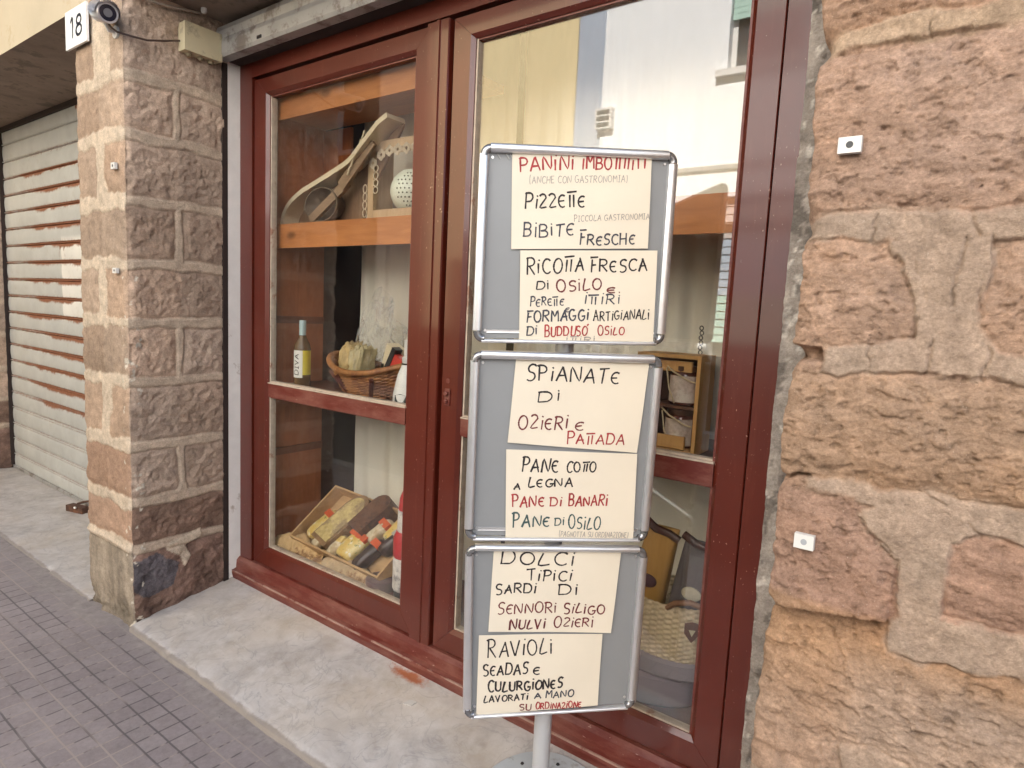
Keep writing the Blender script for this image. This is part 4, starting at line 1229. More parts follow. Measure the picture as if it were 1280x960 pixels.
WORDS = [[0,"PANiNi",-0.1595,1.7724,-0.0313,1.7846,0.0304,"r",1.2],[0,"iMBO##iTi",-0.009,1.7872,0.1493,1.7995,0.0307,"r",1.2],[0,"(ANCHE CON GASTRONOMIA)",-0.1359,1.7449,0.1051,1.7641,0.0169,"g",0.5],[0,"PiZZe#e",-0.1426,1.6847,0.0026,1.6995,0.0331,"k",1.2],[0,"PICCOLA GASTRONOMIA",-0.0204,1.6617,0.1686,1.679,0.0141,"g",0.5],[0,"BiBiTe",-0.1445,1.6171,-0.0205,1.6289,0.0313,"d",1.1],[0,"FReSCHe",-0.0025,1.607,0.1341,1.6161,0.0274,"d",1.1],[1,"RiCO#A",-0.1307,1.5281,0.0105,1.5424,0.0341,"k",1.2],[1,"FReSCA",0.0296,1.5412,0.1733,1.5524,0.0311,"k",1.2],[1,"Di",-0.1047,1.4901,-0.0753,1.4933,0.0211,"k",1],[1,"OSiLO",-0.0532,1.4871,0.0586,1.5002,0.0268,"m",1.1],[1,"e.",0.0748,1.4925,0.1086,1.4943,0.0169,"m",1],[1,"PeRe#e",-0.1184,1.4497,-0.0357,1.456,0.0201,"d",0.9],[1,"i#iRi",0.0177,1.4614,0.1079,1.4659,0.0237,"d",1],[1,"FORMAGGi",-0.1248,1.41,0.0303,1.4223,0.027,"d",1.2],[1,"e",-0.0283,1.4394,-0.0186,1.441,0.0113,"d",0.8],[1,"ARTiGiANALi",0.0438,1.4212,0.188,1.4325,0.0227,"k",0.9],[1,"Di",-0.123,1.3773,-0.0973,1.3796,0.0204,"d",1],[1,"BUDDUSO'",-0.0769,1.3759,0.0364,1.3843,0.0239,"r",1],[1,"OSiLO",0.058,1.3853,0.1256,1.3894,0.0206,"r",0.9],[1,"i#iRi",-0.0224,1.3646,0.0505,1.3677,0.0137,"g",0.7],[2,"SPiANATe",-0.1183,1.2638,0.1202,1.2613,0.0381,"k",1.3],[2,"Di",-0.0832,1.2079,-0.0307,1.2126,0.0281,"k",1.1],[2,"OZieRi",-0.1318,1.1376,-0.0054,1.1399,0.033,"m",1.2],[2,"e",0.0156,1.1375,0.0363,1.1393,0.0251,"m",1.1],[2,"PA#ADA",-0.0017,1.1005,0.1487,1.1019,0.0276,"r",1.1],[3,"PANe",-0.1158,1.0245,-0.0238,1.0251,0.0349,"k",1.3],[3,"CO#O",0.002,1.0244,0.0783,1.0284,0.0255,"k",1.2],[3,"A",-0.1352,0.9769,-0.1192,0.9771,0.017,"k",1.1],[3,"LeGNA",-0.097,0.983,0.0183,0.9869,0.0231,"k",1.2],[3,"PANe",-0.1368,0.928,-0.0541,0.931,0.0281,"r",1.2],[3,"Di",-0.0373,0.9325,-0.0073,0.9335,0.0234,"r",1.1],[3,"BANARi",0.0121,0.9332,0.1154,0.9365,0.0272,"r",1.2],[3,"PANe",-0.1328,0.8733,-0.0371,0.878,0.0309,"t",1.3],[3,"Di",-0.0209,0.88,0.0038,0.8828,0.0187,"t",1],[3,"OSiLO",0.0161,0.8711,0.1005,0.8719,0.0337,"t",1.1],[3,"(PAGNOTTA SU ORDINAZIONE)",-0.008,0.8489,0.1784,0.8486,0.015,"g",0.5],[4,"DOLCi",-0.1575,0.7707,0.0369,0.7692,0.0335,"k",1.3],[4,"TiPiCi",-0.0861,0.7244,0.0322,0.7266,0.0297,"k",1.2],[4,"SARDi",-0.1682,0.6877,-0.0626,0.6918,0.0254,"k",1.2],[4,"Di",0.0026,0.6852,0.0526,0.6873,0.0301,"k",1.2],[4,"SeNNORi",-0.1608,0.6308,-0.0025,0.6342,0.0286,"m",1.1],[4,"SiLiGO",0.0183,0.6327,0.1302,0.6306,0.026,"m",1.2],[4,"NULVi",-0.1262,0.5875,-0.0314,0.5896,0.026,"n",1.3],[4,"OZieRi",-0.0067,0.5915,0.1001,0.5928,0.0276,"m",1.1],[5,"RAViOLi",-0.1814,0.5084,-0.0078,0.5185,0.0422,"k",1.2],[5,"SeADAS",-0.1912,0.4545,-0.0722,0.459,0.0308,"k",1.3],[5,"e",-0.0541,0.4565,-0.0382,0.4577,0.0267,"k",1.2],[5,"CULURGiONeS",-0.1754,0.407,0.0263,0.417,0.0281,"k",1.5],[5,"LAVORATi",-0.1863,0.3753,-0.0667,0.3838,0.0179,"k",1.1],[5,"A",-0.048,0.3856,-0.0306,0.3867,0.0165,"d",1.1],[5,"MANO",-0.0173,0.3864,0.0605,0.3892,0.0195,"d",1.1],[5,"SU",-0.0864,0.3505,-0.0551,0.3512,0.0188,"m",1],[5,"ORDiNAZiONe",-0.0427,0.3532,0.0832,0.3562,0.0181,"r",1]]
for p in range(6):
    Q = PQ[p]; dof = DOFF[p]
    def surf(a, c, d, p=p, Q=Q, dof=dof):
        cx = (Q[0][0] + Q[1][0]) / 2; cy = (Q[0][1] + Q[3][1]) / 2
        b = 0.0016 * math.sin((a - cx) * 17 + p) * math.cos((c - cy) * 21 + 2 * p) + 0.0012 * math.sin((c - cy) * 9 + a * 11 + p * 1.7)
        return BW(a, c, dof + 0.0012 + b + d)
    n1, n2 = 24, 18
    Pg = np.zeros((n2, n1, 3))
    for j in range(n2):
        for i in range(n1):
            a, c = bil(Q, i / (n1 - 1), j / (n2 - 1)); Pg[j, i] = surf(a, c, 0.0)
    ce = surf(*bil(Q, 0.5, 0.0), 0.0)
    root = bpy.data.objects.new('paper_sheet', None)
    me = grid_mesh('paper_sheet', Pg)
    bpy.data.objects.remove(root)
    sheet = link('paper_sheet', me, PAPER, None, ce)
    tag(sheet, PLAB[p], 'paper sheet', 'hand-lettered sheets on the menu stand')
    ik = Ink()
    for (pi, text, a0, c0, a1, c1, h, col, wt) in WORDS:
        if pi == p:
            ik.word(text, a0, c0, a1, c1, h, (0.0036 if wt > 0.6 else 0.003) * wt, surf, IK.index(col), 0.5 if wt < 0.6 else 1.15)
    ik.build('handwriting', IMATS, sheet)
# small clip marks left at the top corner of the first board
for a in (-0.222, -0.2, -0.19):
    bm = bmesh.new(); add_tube(bm, [BW(a, 1.815, 0.0045), BW(a + 0.012, 1.798, 0.0048)], 0.0015, 6)
    obj('scratch_mark', bm, ALU_D, [c for c in stand.children if c.name.startswith('panel')][0])

# ---------------------------------------------------------------- display case behind the glass
case = thing('display_case', 'orange pine display shelving behind the glass of the shop door', 'display case', (1.25, 0.25, 0.1))
bm = bmesh.new(); add_box(bm, 0.105, 0.128, 0.062, 0.375, 0.1, 2.40)
obj('side_panel', bm, WOOD_V, case)
bm = bmesh.new(); add_box(bm, 2.42, 2.445, 0.062, 0.375, 0.1, 2.40)
obj('side_panel', bm, WOOD_V, case)
bm = bmesh.new(); add_box(bm, 0.1285, 2.4195, 0.080, 0.37, 1.672, 1.702); add_box(bm, 0.1285, 2.4195, 0.068, 0.080, 1.600, 1.708)
obj('shelf', bm, WOOD_O, case, bevel=0.002)
bm = bmesh.new(); add_box(bm, 0.1285, 2.4195, 0.062, 0.40, 0.925, 0.955)
obj('shelf', bm, WOOD_D, case, bevel=0.002)
bm = bmesh.new(); add_box(bm, 0.1285, 2.4195, 0.056, 0.40, 0.125, 0.155)
obj('shelf', bm, WOOD_D, case, bevel=0.002)
bm = bmesh.new(); add_box(bm, 0.1285, 1.25, 0.075, 0.37, 2.21, 2.24); add_box(bm, 0.1285, 1.25, 0.063, 0.075, 2.17, 2.36)
obj('top_board', bm, WOOD_O, case, bevel=0.002)
bm = bmesh.new(); add_box(bm, 0.1285, 0.34, 0.36, 0.374, 1.73, 2.2)
obj('back_post', bm, WOOD_V, case)
SCREW = M('shelf_bracket_wood', (0.15, 0.045, 0.02), 0.5, 0, 0.2, 9, 0.1)
for zz_ in (0.60, 1.25):
    bm = bmesh.new(); add_box(bm, 0.1285, 0.142, 0.08, 0.37, zz_, zz_ + 0.035)
    obj('batten', bm, SCREW, case)

def curtain(x0, x1, y, z0, z1, label, seed, per=0.085):
    xs = np.arange(x0, x1, 0.006); zs = np.linspace(z0, z1, 60)
    X, Z = np.meshgrid(xs, zs)
    ph = X * 2 * PI / per + 0.9 * fbm(X * 3, Z * 0.8, 3, seed)
    Y = y + 0.009 * np.sin(ph) * (0.5 + fbm(X * 2, Z * 0.3, 2, seed + 4)) + 0.008 * np.sin(ph * 0.37 + 1) + 0.008 * fbm(X * 6, Z * 2.0, 3, seed + 1)
    me = grid_mesh('curtain', np.stack([X, Y, Z], -1))
    o = link('curtain', me, CURT)
    tag(o, label, 'curtain', 'pale curtains behind the shelves')
curtain(0.36, 1.29, 0.425, 0.96, 2.55, 'pale linen curtain hanging behind the basket and the lace frame', 100)
curtain(0.335, 1.29, 0.43, 0.10, 0.94, 'pale curtain behind the tray of cheese, below the middle shelf', 120, 0.16)
curtain(1.32, 2.42, 0.425, 0.96, 2.55, 'pale curtain in the right leaf, behind the jar crate', 140)
curtain(1.32, 2.42, 0.43, 0.10, 0.94, 'pale curtain in the right leaf, behind the pasta bags', 160, 0.2)

# ---------------------------------------------------------------- things on the middle shelf, left leaf
SH = 0.956
bt = thing('wine_bottle', 'clear wine bottle with white and yellow label on the middle shelf', 'bottle', (0.335, 0.105, SH))
BG = M('dark_wine_glass', (0.10, 0.055, 0.018), 0.06, 0, 0.1, 9, 0)
c0 = (0.335, 0.105, SH)
bm = bmesh.new(); add_lathe(bm, [(0.0, 0.004), (0.030, 0.0), (0.0365, 0.006), (0.0375, 0.02), (0.0375, 0.185), (0.034, 0.205), (0.020, 0.232), (0.0145, 0.25), (0.0138, 0.31), (0.0, 0.31)], c0, 32)
obj('glass_body', bm, BG, bt, smooth=True)
bm = bmesh.new(); add_lathe(bm, [(0.0148, 0.243), (0.0152, 0.243), (0.0155, 0.316), (0.0, 0.3165)], c0, 24)
obj('capsule', bm, M('pale_blue_capsule', (0.42, 0.55, 0.56), 0.35, 0.1, 0.05, 9, 0), bt, smooth=True)
def label_patch(c, r, a0, a1, z0, z1, name, mat, parent, n=14):
    bm = bmesh.new()
    v = [[bm.verts.new((c[0] + r * math.cos(a), c[1] + r * math.sin(a), c[2] + z)) for a in np.linspace(a0, a1, n)] for z in (z0, z1)]
    for k in range(n - 1):
        bm.faces.new((v[0][k], v[0][k + 1], v[1][k + 1], v[1][k]))
    return obj(name, bm, mat, parent, smooth=True)
va = math.atan2(-1.69 - 0.105, 2.868 - 0.335)
LBW = M('white_label', (0.78, 0.76, 0.70), 0.6, 0, 0.04, 9, 0)
lb = label_patch(c0, 0.0379, va - 1.45, va + 0.02, 0.052, 0.178, 'white_label', LBW, bt)
label_patch(c0, 0.0379, va + 0.02, va + 1.45, 0.065, 0.178, 'yellow_label', M('yellow_label', (0.72, 0.58, 0.05), 0.55, 0, 0.05, 9, 0), bt)
ik = Ink()
def lsurf(a, c, d):
    an = va - 0.72 - c * 26
    return Vector((c0[0] + (0.0379 + d) * math.cos(an), c0[1] + (0.0379 + d) * math.sin(an), c0[2] + 0.115 + a))
ik.word('DIVA', -0.05, -0.010, 0.045, -0.010, 0.022, 0.004, lsurf, 0, 0.3)
ik.build('lettering', [BLACK], lb)

WICK = M('wicker', (0.36, 0.155, 0.05), 0.5, 0, 0.3, 25, 0.4, 90, col2=(0.22, 0.08, 0.03))
bk = thing('wicker_basket', 'brown oval wicker basket on the middle shelf', 'basket', (0.71, 0.22, SH))
nu, nv = 240, 36
A, V = np.meshgrid(np.linspace(0, 2 * PI, nu), np.linspace(0, 1, nv))
rx = 0.165 + 0.098 * V ** 0.8; ry = 0.105 + 0.045 * V ** 0.8
hz = 0.102 + 0.060 * np.cos(A - PI) ** 2
rid = 0.0065 * np.sin(V * 9 * 2 * PI + PI * (np.sin(A * 18) > 0)) * 0.8 + 0.002 * np.sin(A * 36)
Pb = np.stack([0.71 + (rx + rid) * np.cos(A), 0.225 + (ry + rid) * np.sin(A), SH + 0.002 + V * hz], -1)
me = grid_mesh('body', Pb); link('body', me, WICK, bk)
bm = bmesh.new(); add_lathe(bm, [(0.0, 0.003), (0.166, 0.003), (0.166, 0.006), (0.0, 0.006)], (0.71, 0.225, SH), 48, sy=0.64)
obj('bottom', bm, WICK, bk)
bm = bmesh.new()
add_tube(bm, [(0.71 + 0.267 * math.cos(a), 0.225 + 0.153 * math.sin(a), SH + 0.108 + 0.060 * math.cos(a - PI) ** 2) for a in np.linspace(0, 2 * PI, 64)[:-1]], 0.0135, 10, closed=True)
obj('rim', bm, WICK, bk, smooth=True)
CANE = M('dark_cane', (0.12, 0.03, 0.015), 0.5, 0, 0.2, 30, 0.2)
for a in (4.35, 5.2, 3.5, 1.6):
    bm = bmesh.new()
    p0 = Vector((0.71 + 0.172 * math.cos(a), 0.225 + 0.110 * math.sin(a), SH + 0.01)); p1 = Vector((0.71 + 0.268 * math.cos(a), 0.225 + 0.156 * math.sin(a), SH + 0.09))
    add_tube(bm, [p0, (p0 + p1) / 2, p1], 0.010, 8)
    obj('stake', bm, CANE, bk, smooth=True)

def lump(name, c, s, rot, mat, parent=None, seed=0, amp=0.12, n=36, pw=2.6, freq=3.0):
    """pillow-shaped soft pack"""
    T, Ph = np.meshgrid(np.linspace(0, 2 * PI, n), np.linspace(-PI / 2, PI / 2, n // 2))
    def sg(v, p):
        return np.sign(v) * np.abs(v) ** (2 / p)
    x = sg(np.cos(Ph), pw) * sg(np.cos(T), pw); y = sg(np.cos(Ph), pw) * sg(np.sin(T), pw); z = sg(np.sin(Ph), pw)
    d = 1 + amp * fbm(freq * x + 3 * z + seed, freq * y - 2 * z + seed, 4, seed)
    d[:, -1] = d[:, 0]
    P = np.stack([x * s[0] * d, y * s[1] * d, z * s[2] * d], -1)
    R_ = np.array(Euler(rot).to_matrix())
    P = P @ R_.T + np.array(c)
    me = grid_mesh(name, P)
    return link(name, me, mat, parent, None if parent else (c[0], c[1], c[2] - s[2] * 0.8))
BREAD = M('crisp_bread', (0.50, 0.36, 0.16), 0.55, 0, 0.3, 22, 0.5, 60, col2=(0.30, 0.19, 0.08))
tag(lump('bread_bag', (0.575, 0.20, SH + 0.125), (0.042, 0.06, 0.098), (0.15, 0.22, 0.3), BREAD, None, 4, 0.38, 60, 3.4, 5.0), 'bag of crisp flatbread standing in the wicker basket, left one', 'bread bag', 'food packs in the wicker basket')
tag(lump('bread_bag', (0.655, 0.19, SH + 0.118), (0.040, 0.055, 0.095), (0.0, 0.12, -0.1), M('pale_bread', (0.45, 0.37, 0.20), 0.35, 0, 0.25, 20, 0.5, 50, col2=(0.6, 0.52, 0.36)), None, 9, 0.38, 60, 3.2, 5.5), 'pale bag of bread in the middle of the wicker basket', 'bread bag', 'food packs in the wicker basket')
wp = thing('cream_packet', 'cream triangular packet with dark bars in the wicker basket', 'packet', (0.80, 0.215, SH + 0.03))
bm = bmesh.new()
add_prism(bm, [Vector((0.735, 0.215, SH + 0.03)), Vector((0.885, 0.185, SH + 0.07)), Vector((0.850, 0.20, SH + 0.215)), Vector((0.785, 0.215, SH + 0.240)), Vector((0.745, 0.22, SH + 0.13))], (0.02, 0.05, 0.0))
obj('wrapper', bm, M('cream_wrapper', (0.68, 0.58, 0.40), 0.45, 0, 0.1, 20, 0.1), wp, bevel=0.006)
for (xa, za, zb) in ((0.765, 0.08, 0.15), (0.842, 0.13, 0.205)):
    bm = bmesh.new()
    yq = 0.215 - 0.03 * (xa - 0.735) / 0.15 - 0.002
    add_box(bm, xa, xa + 0.012, yq - 0.004, yq, SH + za, SH + zb)
    obj('printed_bar', bm, BLACK, wp)
rp = thing('red_packet', 'small red and black packet at the right side of the wicker basket', 'packet', (0.9, 0.2, SH + 0.05))
xf = Matrix.Translation((0.905, 0.185, SH + 0.150)) @ Matrix.Rotation(0.5, 4, 'Y')
bm = bmesh.new(); add_box(bm, -0.045, 0.045, -0.018, 0.018, -0.035, 0.035, xf=xf)
obj('wrapper', bm, M('red_wrapper', (0.55, 0.05, 0.035), 0.3, 0, 0.2, 20, 0.2), rp, bevel=0.01)
bm = bmesh.new(); add_box(bm, -0.065, -0.040, -0.021, 0.019, -0.05, 0.055, xf=xf); add_box(bm, -0.05, 0.05, -0.0215, 0.0195, -0.048, -0.037, xf=xf)
obj('black_band', bm, BLACK, rp, bevel=0.003)
# loose cellophane gathered over the basket
def cello():
    t = NT('cellophane'); t.t.nodes.remove(t.b)
    tr = t.n('ShaderNodeBsdfTransparent'); gl = t.n('ShaderNodeBsdfGlossy'); gl.inputs['Roughness'].default_value = 0.12
    df = t.n('ShaderNodeBsdfDiffuse'); df.inputs[0].default_value = (0.85, 0.85, 0.83, 1)
    m1 = t.n('ShaderNodeMixShader'); m1.inputs[0].default_value = 0.35; t.l(gl.outputs[0], m1.inputs[1]); t.l(df.outputs[0], m1.inputs[2])
    m2 = t.n('ShaderNodeMixShader'); t.l(t.rng(t.noise(12, 6, 0.7, None, 1.5), 0.40, 0.66, 0.10, 0.75), m2.inputs[0]); t.l(tr.outputs[0], m2.inputs[1]); t.l(m1.outputs[0], m2.inputs[2])
    t.l(m2.outputs[0], t.out.inputs['Surface'])
    return t.m
CELLO = cello()
A_, V = np.meshgrid(np.linspace(-0.1, PI + 0.1, 70), np.linspace(0, 1, 24))
rr = 1 - 0.25 * V
fold = 0.02 * np.sin(A_ * 13 + 2 * V) * (0.3 + V)
Pc = np.stack([0.71 + (0.215 * rr + fold) * np.cos(A_) + 0.04 * V, 0.23 + (0.12 * rr + fold) * np.sin(A_), SH + 0.11 + 0.28 * V * (1 + 0.35 * np.sin(A_ * 3 + 1))], -1)
me = grid_mesh('cellophane', Pc)
tag(link('cellophane', me, CELLO, None, (0.71, 0.23, SH + 0.14)), 'crumpled clear cellophane rising out of the wicker basket', 'cellophane')
wb = thing('white_bottle', 'white pear-shaped bottle with a dark emblem at the right edge of the left leaf', 'bottle', (1.035, 0.085, SH))
bm = bmesh.new(); add_lathe(bm, [(0.0, 0.0), (0.045, 0.0), (0.053, 0.01), (0.053, 0.05), (0.036, 0.13), (0.020, 0.17), (0.016, 0.19), (0.0, 0.19)], (1.035, 0.095, SH), 32)
wbb = obj('body', bm, M('white_ceramic', (0.74, 0.73, 0.70), 0.25, 0, 0.04, 9, 0), wb, smooth=True)
bm = bmesh.new(); add_lathe(bm, [(0.0165, 0.178), (0.0195, 0.182), (0.0195, 0.20), (0.0125, 0.205), (0.0125, 0.27), (0.0, 0.27)], (1.035, 0.095, SH), 24)
obj('stopper', bm, WHITE, wb, smooth=True)
bm = bmesh.new(); add_lathe(bm, [(0.0170, 0.171), (0.0215, 0.171), (0.0215, 0.178), (0.0170, 0.178)], (1.035, 0.095, SH), 24)
obj('neck_band', bm, BLACK, wb)
va2 = math.atan2(-1.69 - 0.095, 2.868 - 1.035)
bm = bmesh.new()
ctr_ = [bm.verts.new((1.035 + 0.0546 * math.cos(va2 - 0.45 + q), 0.095 + 0.0546 * math.sin(va2 - 0.45 + q), SH + 0.038 + w)) for q, w in ((-0.5, -0.013), (0, -0.027), (0.5, -0.013), (0.5, 0.013), (0, 0.022), (-0.5, 0.013))]
bm.faces.new(ctr_)
obj('emblem', bm, M('black_emblem', (0.03, 0.045, 0.04), 0.5, 0, 0.2, 50, 0), wb)

# ---------------------------------------------------------------- things on the upper shelf, left leaf
US = 1.7085
TAN = M('pale_tan_card', (0.60, 0.50, 0.34), 0.6, 0, 0.1, 15, 0.1)
cr = thing('carved_wood_piece', 'carved brown wooden cradle with a curved pale rim leaning on the upper shelf', 'wooden carving', (0.45, 0.17, US))
band = [(0.135, 1.712), (0.150, 1.765), (0.20, 1.82), (0.28, 1.862), (0.36, 1.888), (0.45, 1.915), (0.54, 1.943), (0.62, 1.972), (0.685, 2.02), (0.745, 2.065), (0.80, 2.105), (0.855, 2.128)]
bs = smooth_line(band, 3)
def strip(bm, pts, y0, y1, th, zt=True):
    n = len(pts); R4 = []
    for i in range(n):
        a = pts[max(i - 1, 0)]; b = pts[min(i + 1, n - 1)]
        tx, tz = b[0] - a[0], b[1] - a[1]; l = math.hypot(tx, tz); px, pz = tz / l * th, -tx / l * th
        x, z = pts[i]
        R4.append([bm.verts.new(q) for q in ((x, y0, z), (x, y1, z), (x + px, y1, z + pz), (x + px, y0, z + pz))])
    for i in range(n - 1):
        for k in range(4):
            bm.faces.new((R4[i][k], R4[i][(k + 1) % 4], R4[i + 1][(k + 1) % 4], R4[i + 1][k]))
    bm.faces.new(R4[0]); bm.faces.new(R4[-1][::-1])
bm = bmesh.new(); strip(bm, bs, 0.115, 0.215, 0.021)
obj('rim', bm, TAN, cr)
bm = bmesh.new()   # back board following the rim
pts = [(x + 0.010, z - 0.022) for x, z in bs] + [(0.86, 2.09), (0.69, 1.86), (0.62, 1.712)]
add_prism(bm, [Vector((x, 0.20, z)) for x, z in pts], (0, 0.012, 0))
obj('back_board', bm, WOOD_B, cr)
bm = bmesh.new()   # dark bowl ring
xf = Matrix.Translation((0.42, 0.150, 1.795)) @ Matrix.Rotation(PI / 2, 4, 'X') @ Matrix.Rotation(0.0, 4, 'Z')
add_lathe(bm, [(0.0, -0.035), (0.06, -0.035), (0.095, -0.01), (0.105, 0.02), (0.112, 0.02), (0.112, 0.0), (0.09, -0.042), (0.0, -0.042)], (0, 0, 0), 36, sx=1.05, sy=0.68, xf=xf)
obj('bowl', bm, M('dark_bowl_wood', (0.10, 0.07, 0.045), 0.55, 0, 0.3, 20, 0.2), cr, smooth=True)
GBS = wood('grey_brown_slat', (0.17, 0.105, 0.06), (0.30, 0.20, 0.12), 'x', 0.6, 6, False)
for (xa, za, xb, zb, w) in ((0.36, 1.712, 0.60, 1.865, 0.04), (0.58, 1.845, 0.76, 2.02, 0.05)):
    d = Vector((xb - xa, 0, zb - za)).normalized(); p = Vector((-d.z, 0, d.x)) * w
    a = Vector((xa, 0.125, za)); b = Vector((xb, 0.140, zb))
    bm = bmesh.new(); add_prism(bm, [a, b, b + p, a + p], (0, 0.016, 0))
    obj('slat', bm, GBS, cr, bevel=0.002)
for i in range(5):
    bm = bmesh.new(); add_tube(bm, [(0.615 + 0.022 * i, 0.121, 1.905 + 0.034 * i), (0.632 + 0.022 * i, 0.121, 1.94 + 0.034 * i)], 0.004, 6)
    obj('carved_mark', bm, TAN, cr)

lf_ = thing('lace_frame', 'small wooden box frame edged with lace on the upper shelf', 'frame', (0.82, 0.2, US))
FWD = wood('frame_wood', (0.36, 0.24, 0.13), (0.52, 0.37, 0.22), 'z', 0.6, 7, False)
X0, X1, Z0, Z1 = 0.672, 0.98, US + 0.004, 2.045
bm = bmesh.new()
add_box(bm, X0, X0 + 0.036, 0.185, 0.205, Z0, Z1); add_box(bm, X1 - 0.036, X1, 0.185, 0.205, Z0, Z1)
add_box(bm, X0 + 0.037, X1 - 0.037, 0.185, 0.205, Z1 - 0.04, Z1); add_box(bm, X0 + 0.037, X1 - 0.037, 0.185, 0.205, Z0, Z0 + 0.05)
obj('frame', bm, FWD, lf_, bevel=0.003)
bm = bmesh.new(); add_box(bm, X0, X0 + 0.012, 0.2055, 0.32, Z0, Z1); add_box(bm, X0, X1, 0.2055, 0.32, Z0, Z0 + 0.012); add_box(bm, X0 + 0.013, X1, 0.2055, 0.32, Z1 - 0.012, Z1)
obj('side', bm, FWD, lf_)
LACE = M('cream_lace', (0.60, 0.50, 0.36), 0.8, 0, 0.15, 40, 0.3)
bm = bmesh.new()
for i in range(6):
    cx = X0 + 0.035 + i * 0.05; cz = Z1 - 0.045 - 0.012 * (i < 2) - 0.03 * (i == 0)
    for q in range(3):
        add_tube(bm, [(cx + (0.022 - 0.006 * q) * math.cos(t), 0.181, cz + (0.020 - 0.005 * q) * math.sin(t) + 0.004 * math.sin(5 * t)) for t in np.linspace(0, 2 * PI, 18)[:-1]], 0.0022, 5, closed=True)
obj('lace_edge', bm, LACE, lf_)
bm = bmesh.new()
for i in range(4):
    add_tube(bm, [(X0 + 0.055 + 0.014 * math.cos(t), 0.181, Z1 - 0.11 - 0.03 * i + 0.014 * math.sin(t)) for t in np.linspace(0, 2 * PI, 14)[:-1]], 0.0025, 5, closed=True)
obj('lace_edge', bm, LACE, lf_)
bm = bmesh.new()
for i in range(4):
    add_tube(bm, [(X0 - 0.012 + 0.012 * math.cos(t), 0.181, Z0 + 0.04 + 0.034 * i + 0.018 * math.sin(t)) for t in np.linspace(0, 2 * PI, 14)[:-1]], 0.0025, 5, closed=True)
obj('lace_edge', bm, LACE, lf_)
pot = thing('pierced_pot', 'round white pierced ceramic pot inside the lace-edged frame', 'pot', (0.86, 0.25, US + 0.06))
bm = bmesh.new()
prof = [(0.0, 0.0), (0.055, 0.0), (0.062, 0.012), (0.050, 0.022)] + [(0.098 * math.cos(t), 0.115 + 0.095 * math.sin(t)) for t in np.linspace(-1.05, 1.0, 14)] + [(0.048, 0.20), (0.0, 0.197)]
add_lathe(bm, prof, (0.865, 0.27, US + 0.018), 40)
MINT = M('pale_mint_glaze', (0.66, 0.70, 0.58), 0.3, 0, 0.05, 12, 0)
pb = obj('body', bm, MINT, pot, smooth=True)
bm = bmesh.new()
vdir = math.atan2(-1.69 - 0.27, 2.868 - 0.865)
for j, el in enumerate(np.linspace(-0.75, 0.75, 9)):
    for i in range(9):
        an = vdir - 0.95 + i * 0.19 + (j % 2) * 0.09
        if (i - 4.5) ** 2 / 16 + (el / 0.85) ** 2 > 1.05:
            continue
        n_ = Vector((math.cos(el) * math.cos(an), math.cos(el) * math.sin(an), math.sin(el)))
        p = Vector((0.865, 0.27, US + 0.018 + 0.115)) + Vector((n_.x * 0.0985, n_.y * 0.0985, n_.z * 0.0955))
        add_lathe(bm, [(0.0, 0.0012), (0.0035, 0.0012), (0.0035, -0.002), (0.0, -0.002)], (0, 0, 0), 8, xf=Matrix.Translation(p) @ n_.to_track_quat('Z', 'Y').to_matrix().to_4x4())
obj('pierced_holes', bm, M('pot_hole_dark', (0.12, 0.12, 0.09), 0.8, 0, 0.1, 9, 0), pb)

# ---------------------------------------------------------------- things on the bottom shelf, left leaf
BS = 0.156
tr_ = thing('wooden_tray', 'light wooden tray tipped towards the glass on the bottom shelf', 'tray', (0.6, 0.2, BS))
# a tray standing tipped: near corner A, along front edge to B, up the sloping side to D
A0 = Vector((0.330, 0.105, 0.205)); AX = Vector((0.60, 0.0, -0.028)); AY = Vector((0.05, 0.215, 0.20)); AN = AX.cross(AY).normalized()
UX = AX.normalized(); UY = AY.normalized(); LX = AX.length; LY = AY.length
def TR(x, y, z):
    return A0 + UX * x + UY * y + AN * z
def tbox(bm, x0, x1, y0, y1, z0, z1):
    vs = [bm.verts.new(TR(x, y, z)) for x in (x0, x1) for y in (y0, y1) for z in (z0, z1)]
    for f in ((0, 1, 3, 2), (4, 6, 7, 5), (0, 4, 5, 1), (2, 3, 7, 6), (0, 2, 6, 4), (1, 5, 7, 3)):
        bm.faces.new([vs[i] for i in f])
bm = bmesh.new(); tbox(bm, 0, LX, 0, LY, -0.008, 0.0)
obj('bottom', bm, WOOD_L, tr_)
for (a, b, c, d) in ((0, LX, -0.009, 0), (0, LX, LY, LY + 0.009)):
    bm = bmesh.new(); tbox(bm, a - 0.009, b + 0.009, c, d, -0.008, 0.072)
    obj('side', bm, WOOD_L, tr_, bevel=0.002)
for (a, b) in ((-0.009, 0), (LX, LX + 0.009)):
    bm = bmesh.new(); tbox(bm, a, b, 0.0003, LY - 0.0003, -0.008, 0.072)
    obj('side', bm, WOOD_L, tr_, bevel=0.002)
def cheese_label():
    t = NT('yellow_cheese_label')
    c = t.mix(t.rng(t.noise(14, 5, 0.6), 0.35, 0.65), (0.66, 0.44, 0.10), (0.74, 0.60, 0.28))
    c = t.mix(t.rng(t.noise(55, 4, 0.6), 0.58, 0.62, 0, 0.9), c, (0.20, 0.24, 0.05))
    c = t.mix(t.rng(t.noise(33, 5, 0.6), 0.60, 0.66, 0, 0.85), c, (0.78, 0.73, 0.60))
    t.base(c); t.set(0.28)
    t.bump(t.noise(28, 5, 0.6), 0.5, 0.006)
    return t.m
CHE = cheese_label()
ORA = M('orange_red_band', (0.58, 0.10, 0.03), 0.4, 0, 0.2, 25, 0.1)
DKP = M('dark_brown_pack', (0.055, 0.035, 0.03), 0.3, 0, 0.3, 25, 0.1)
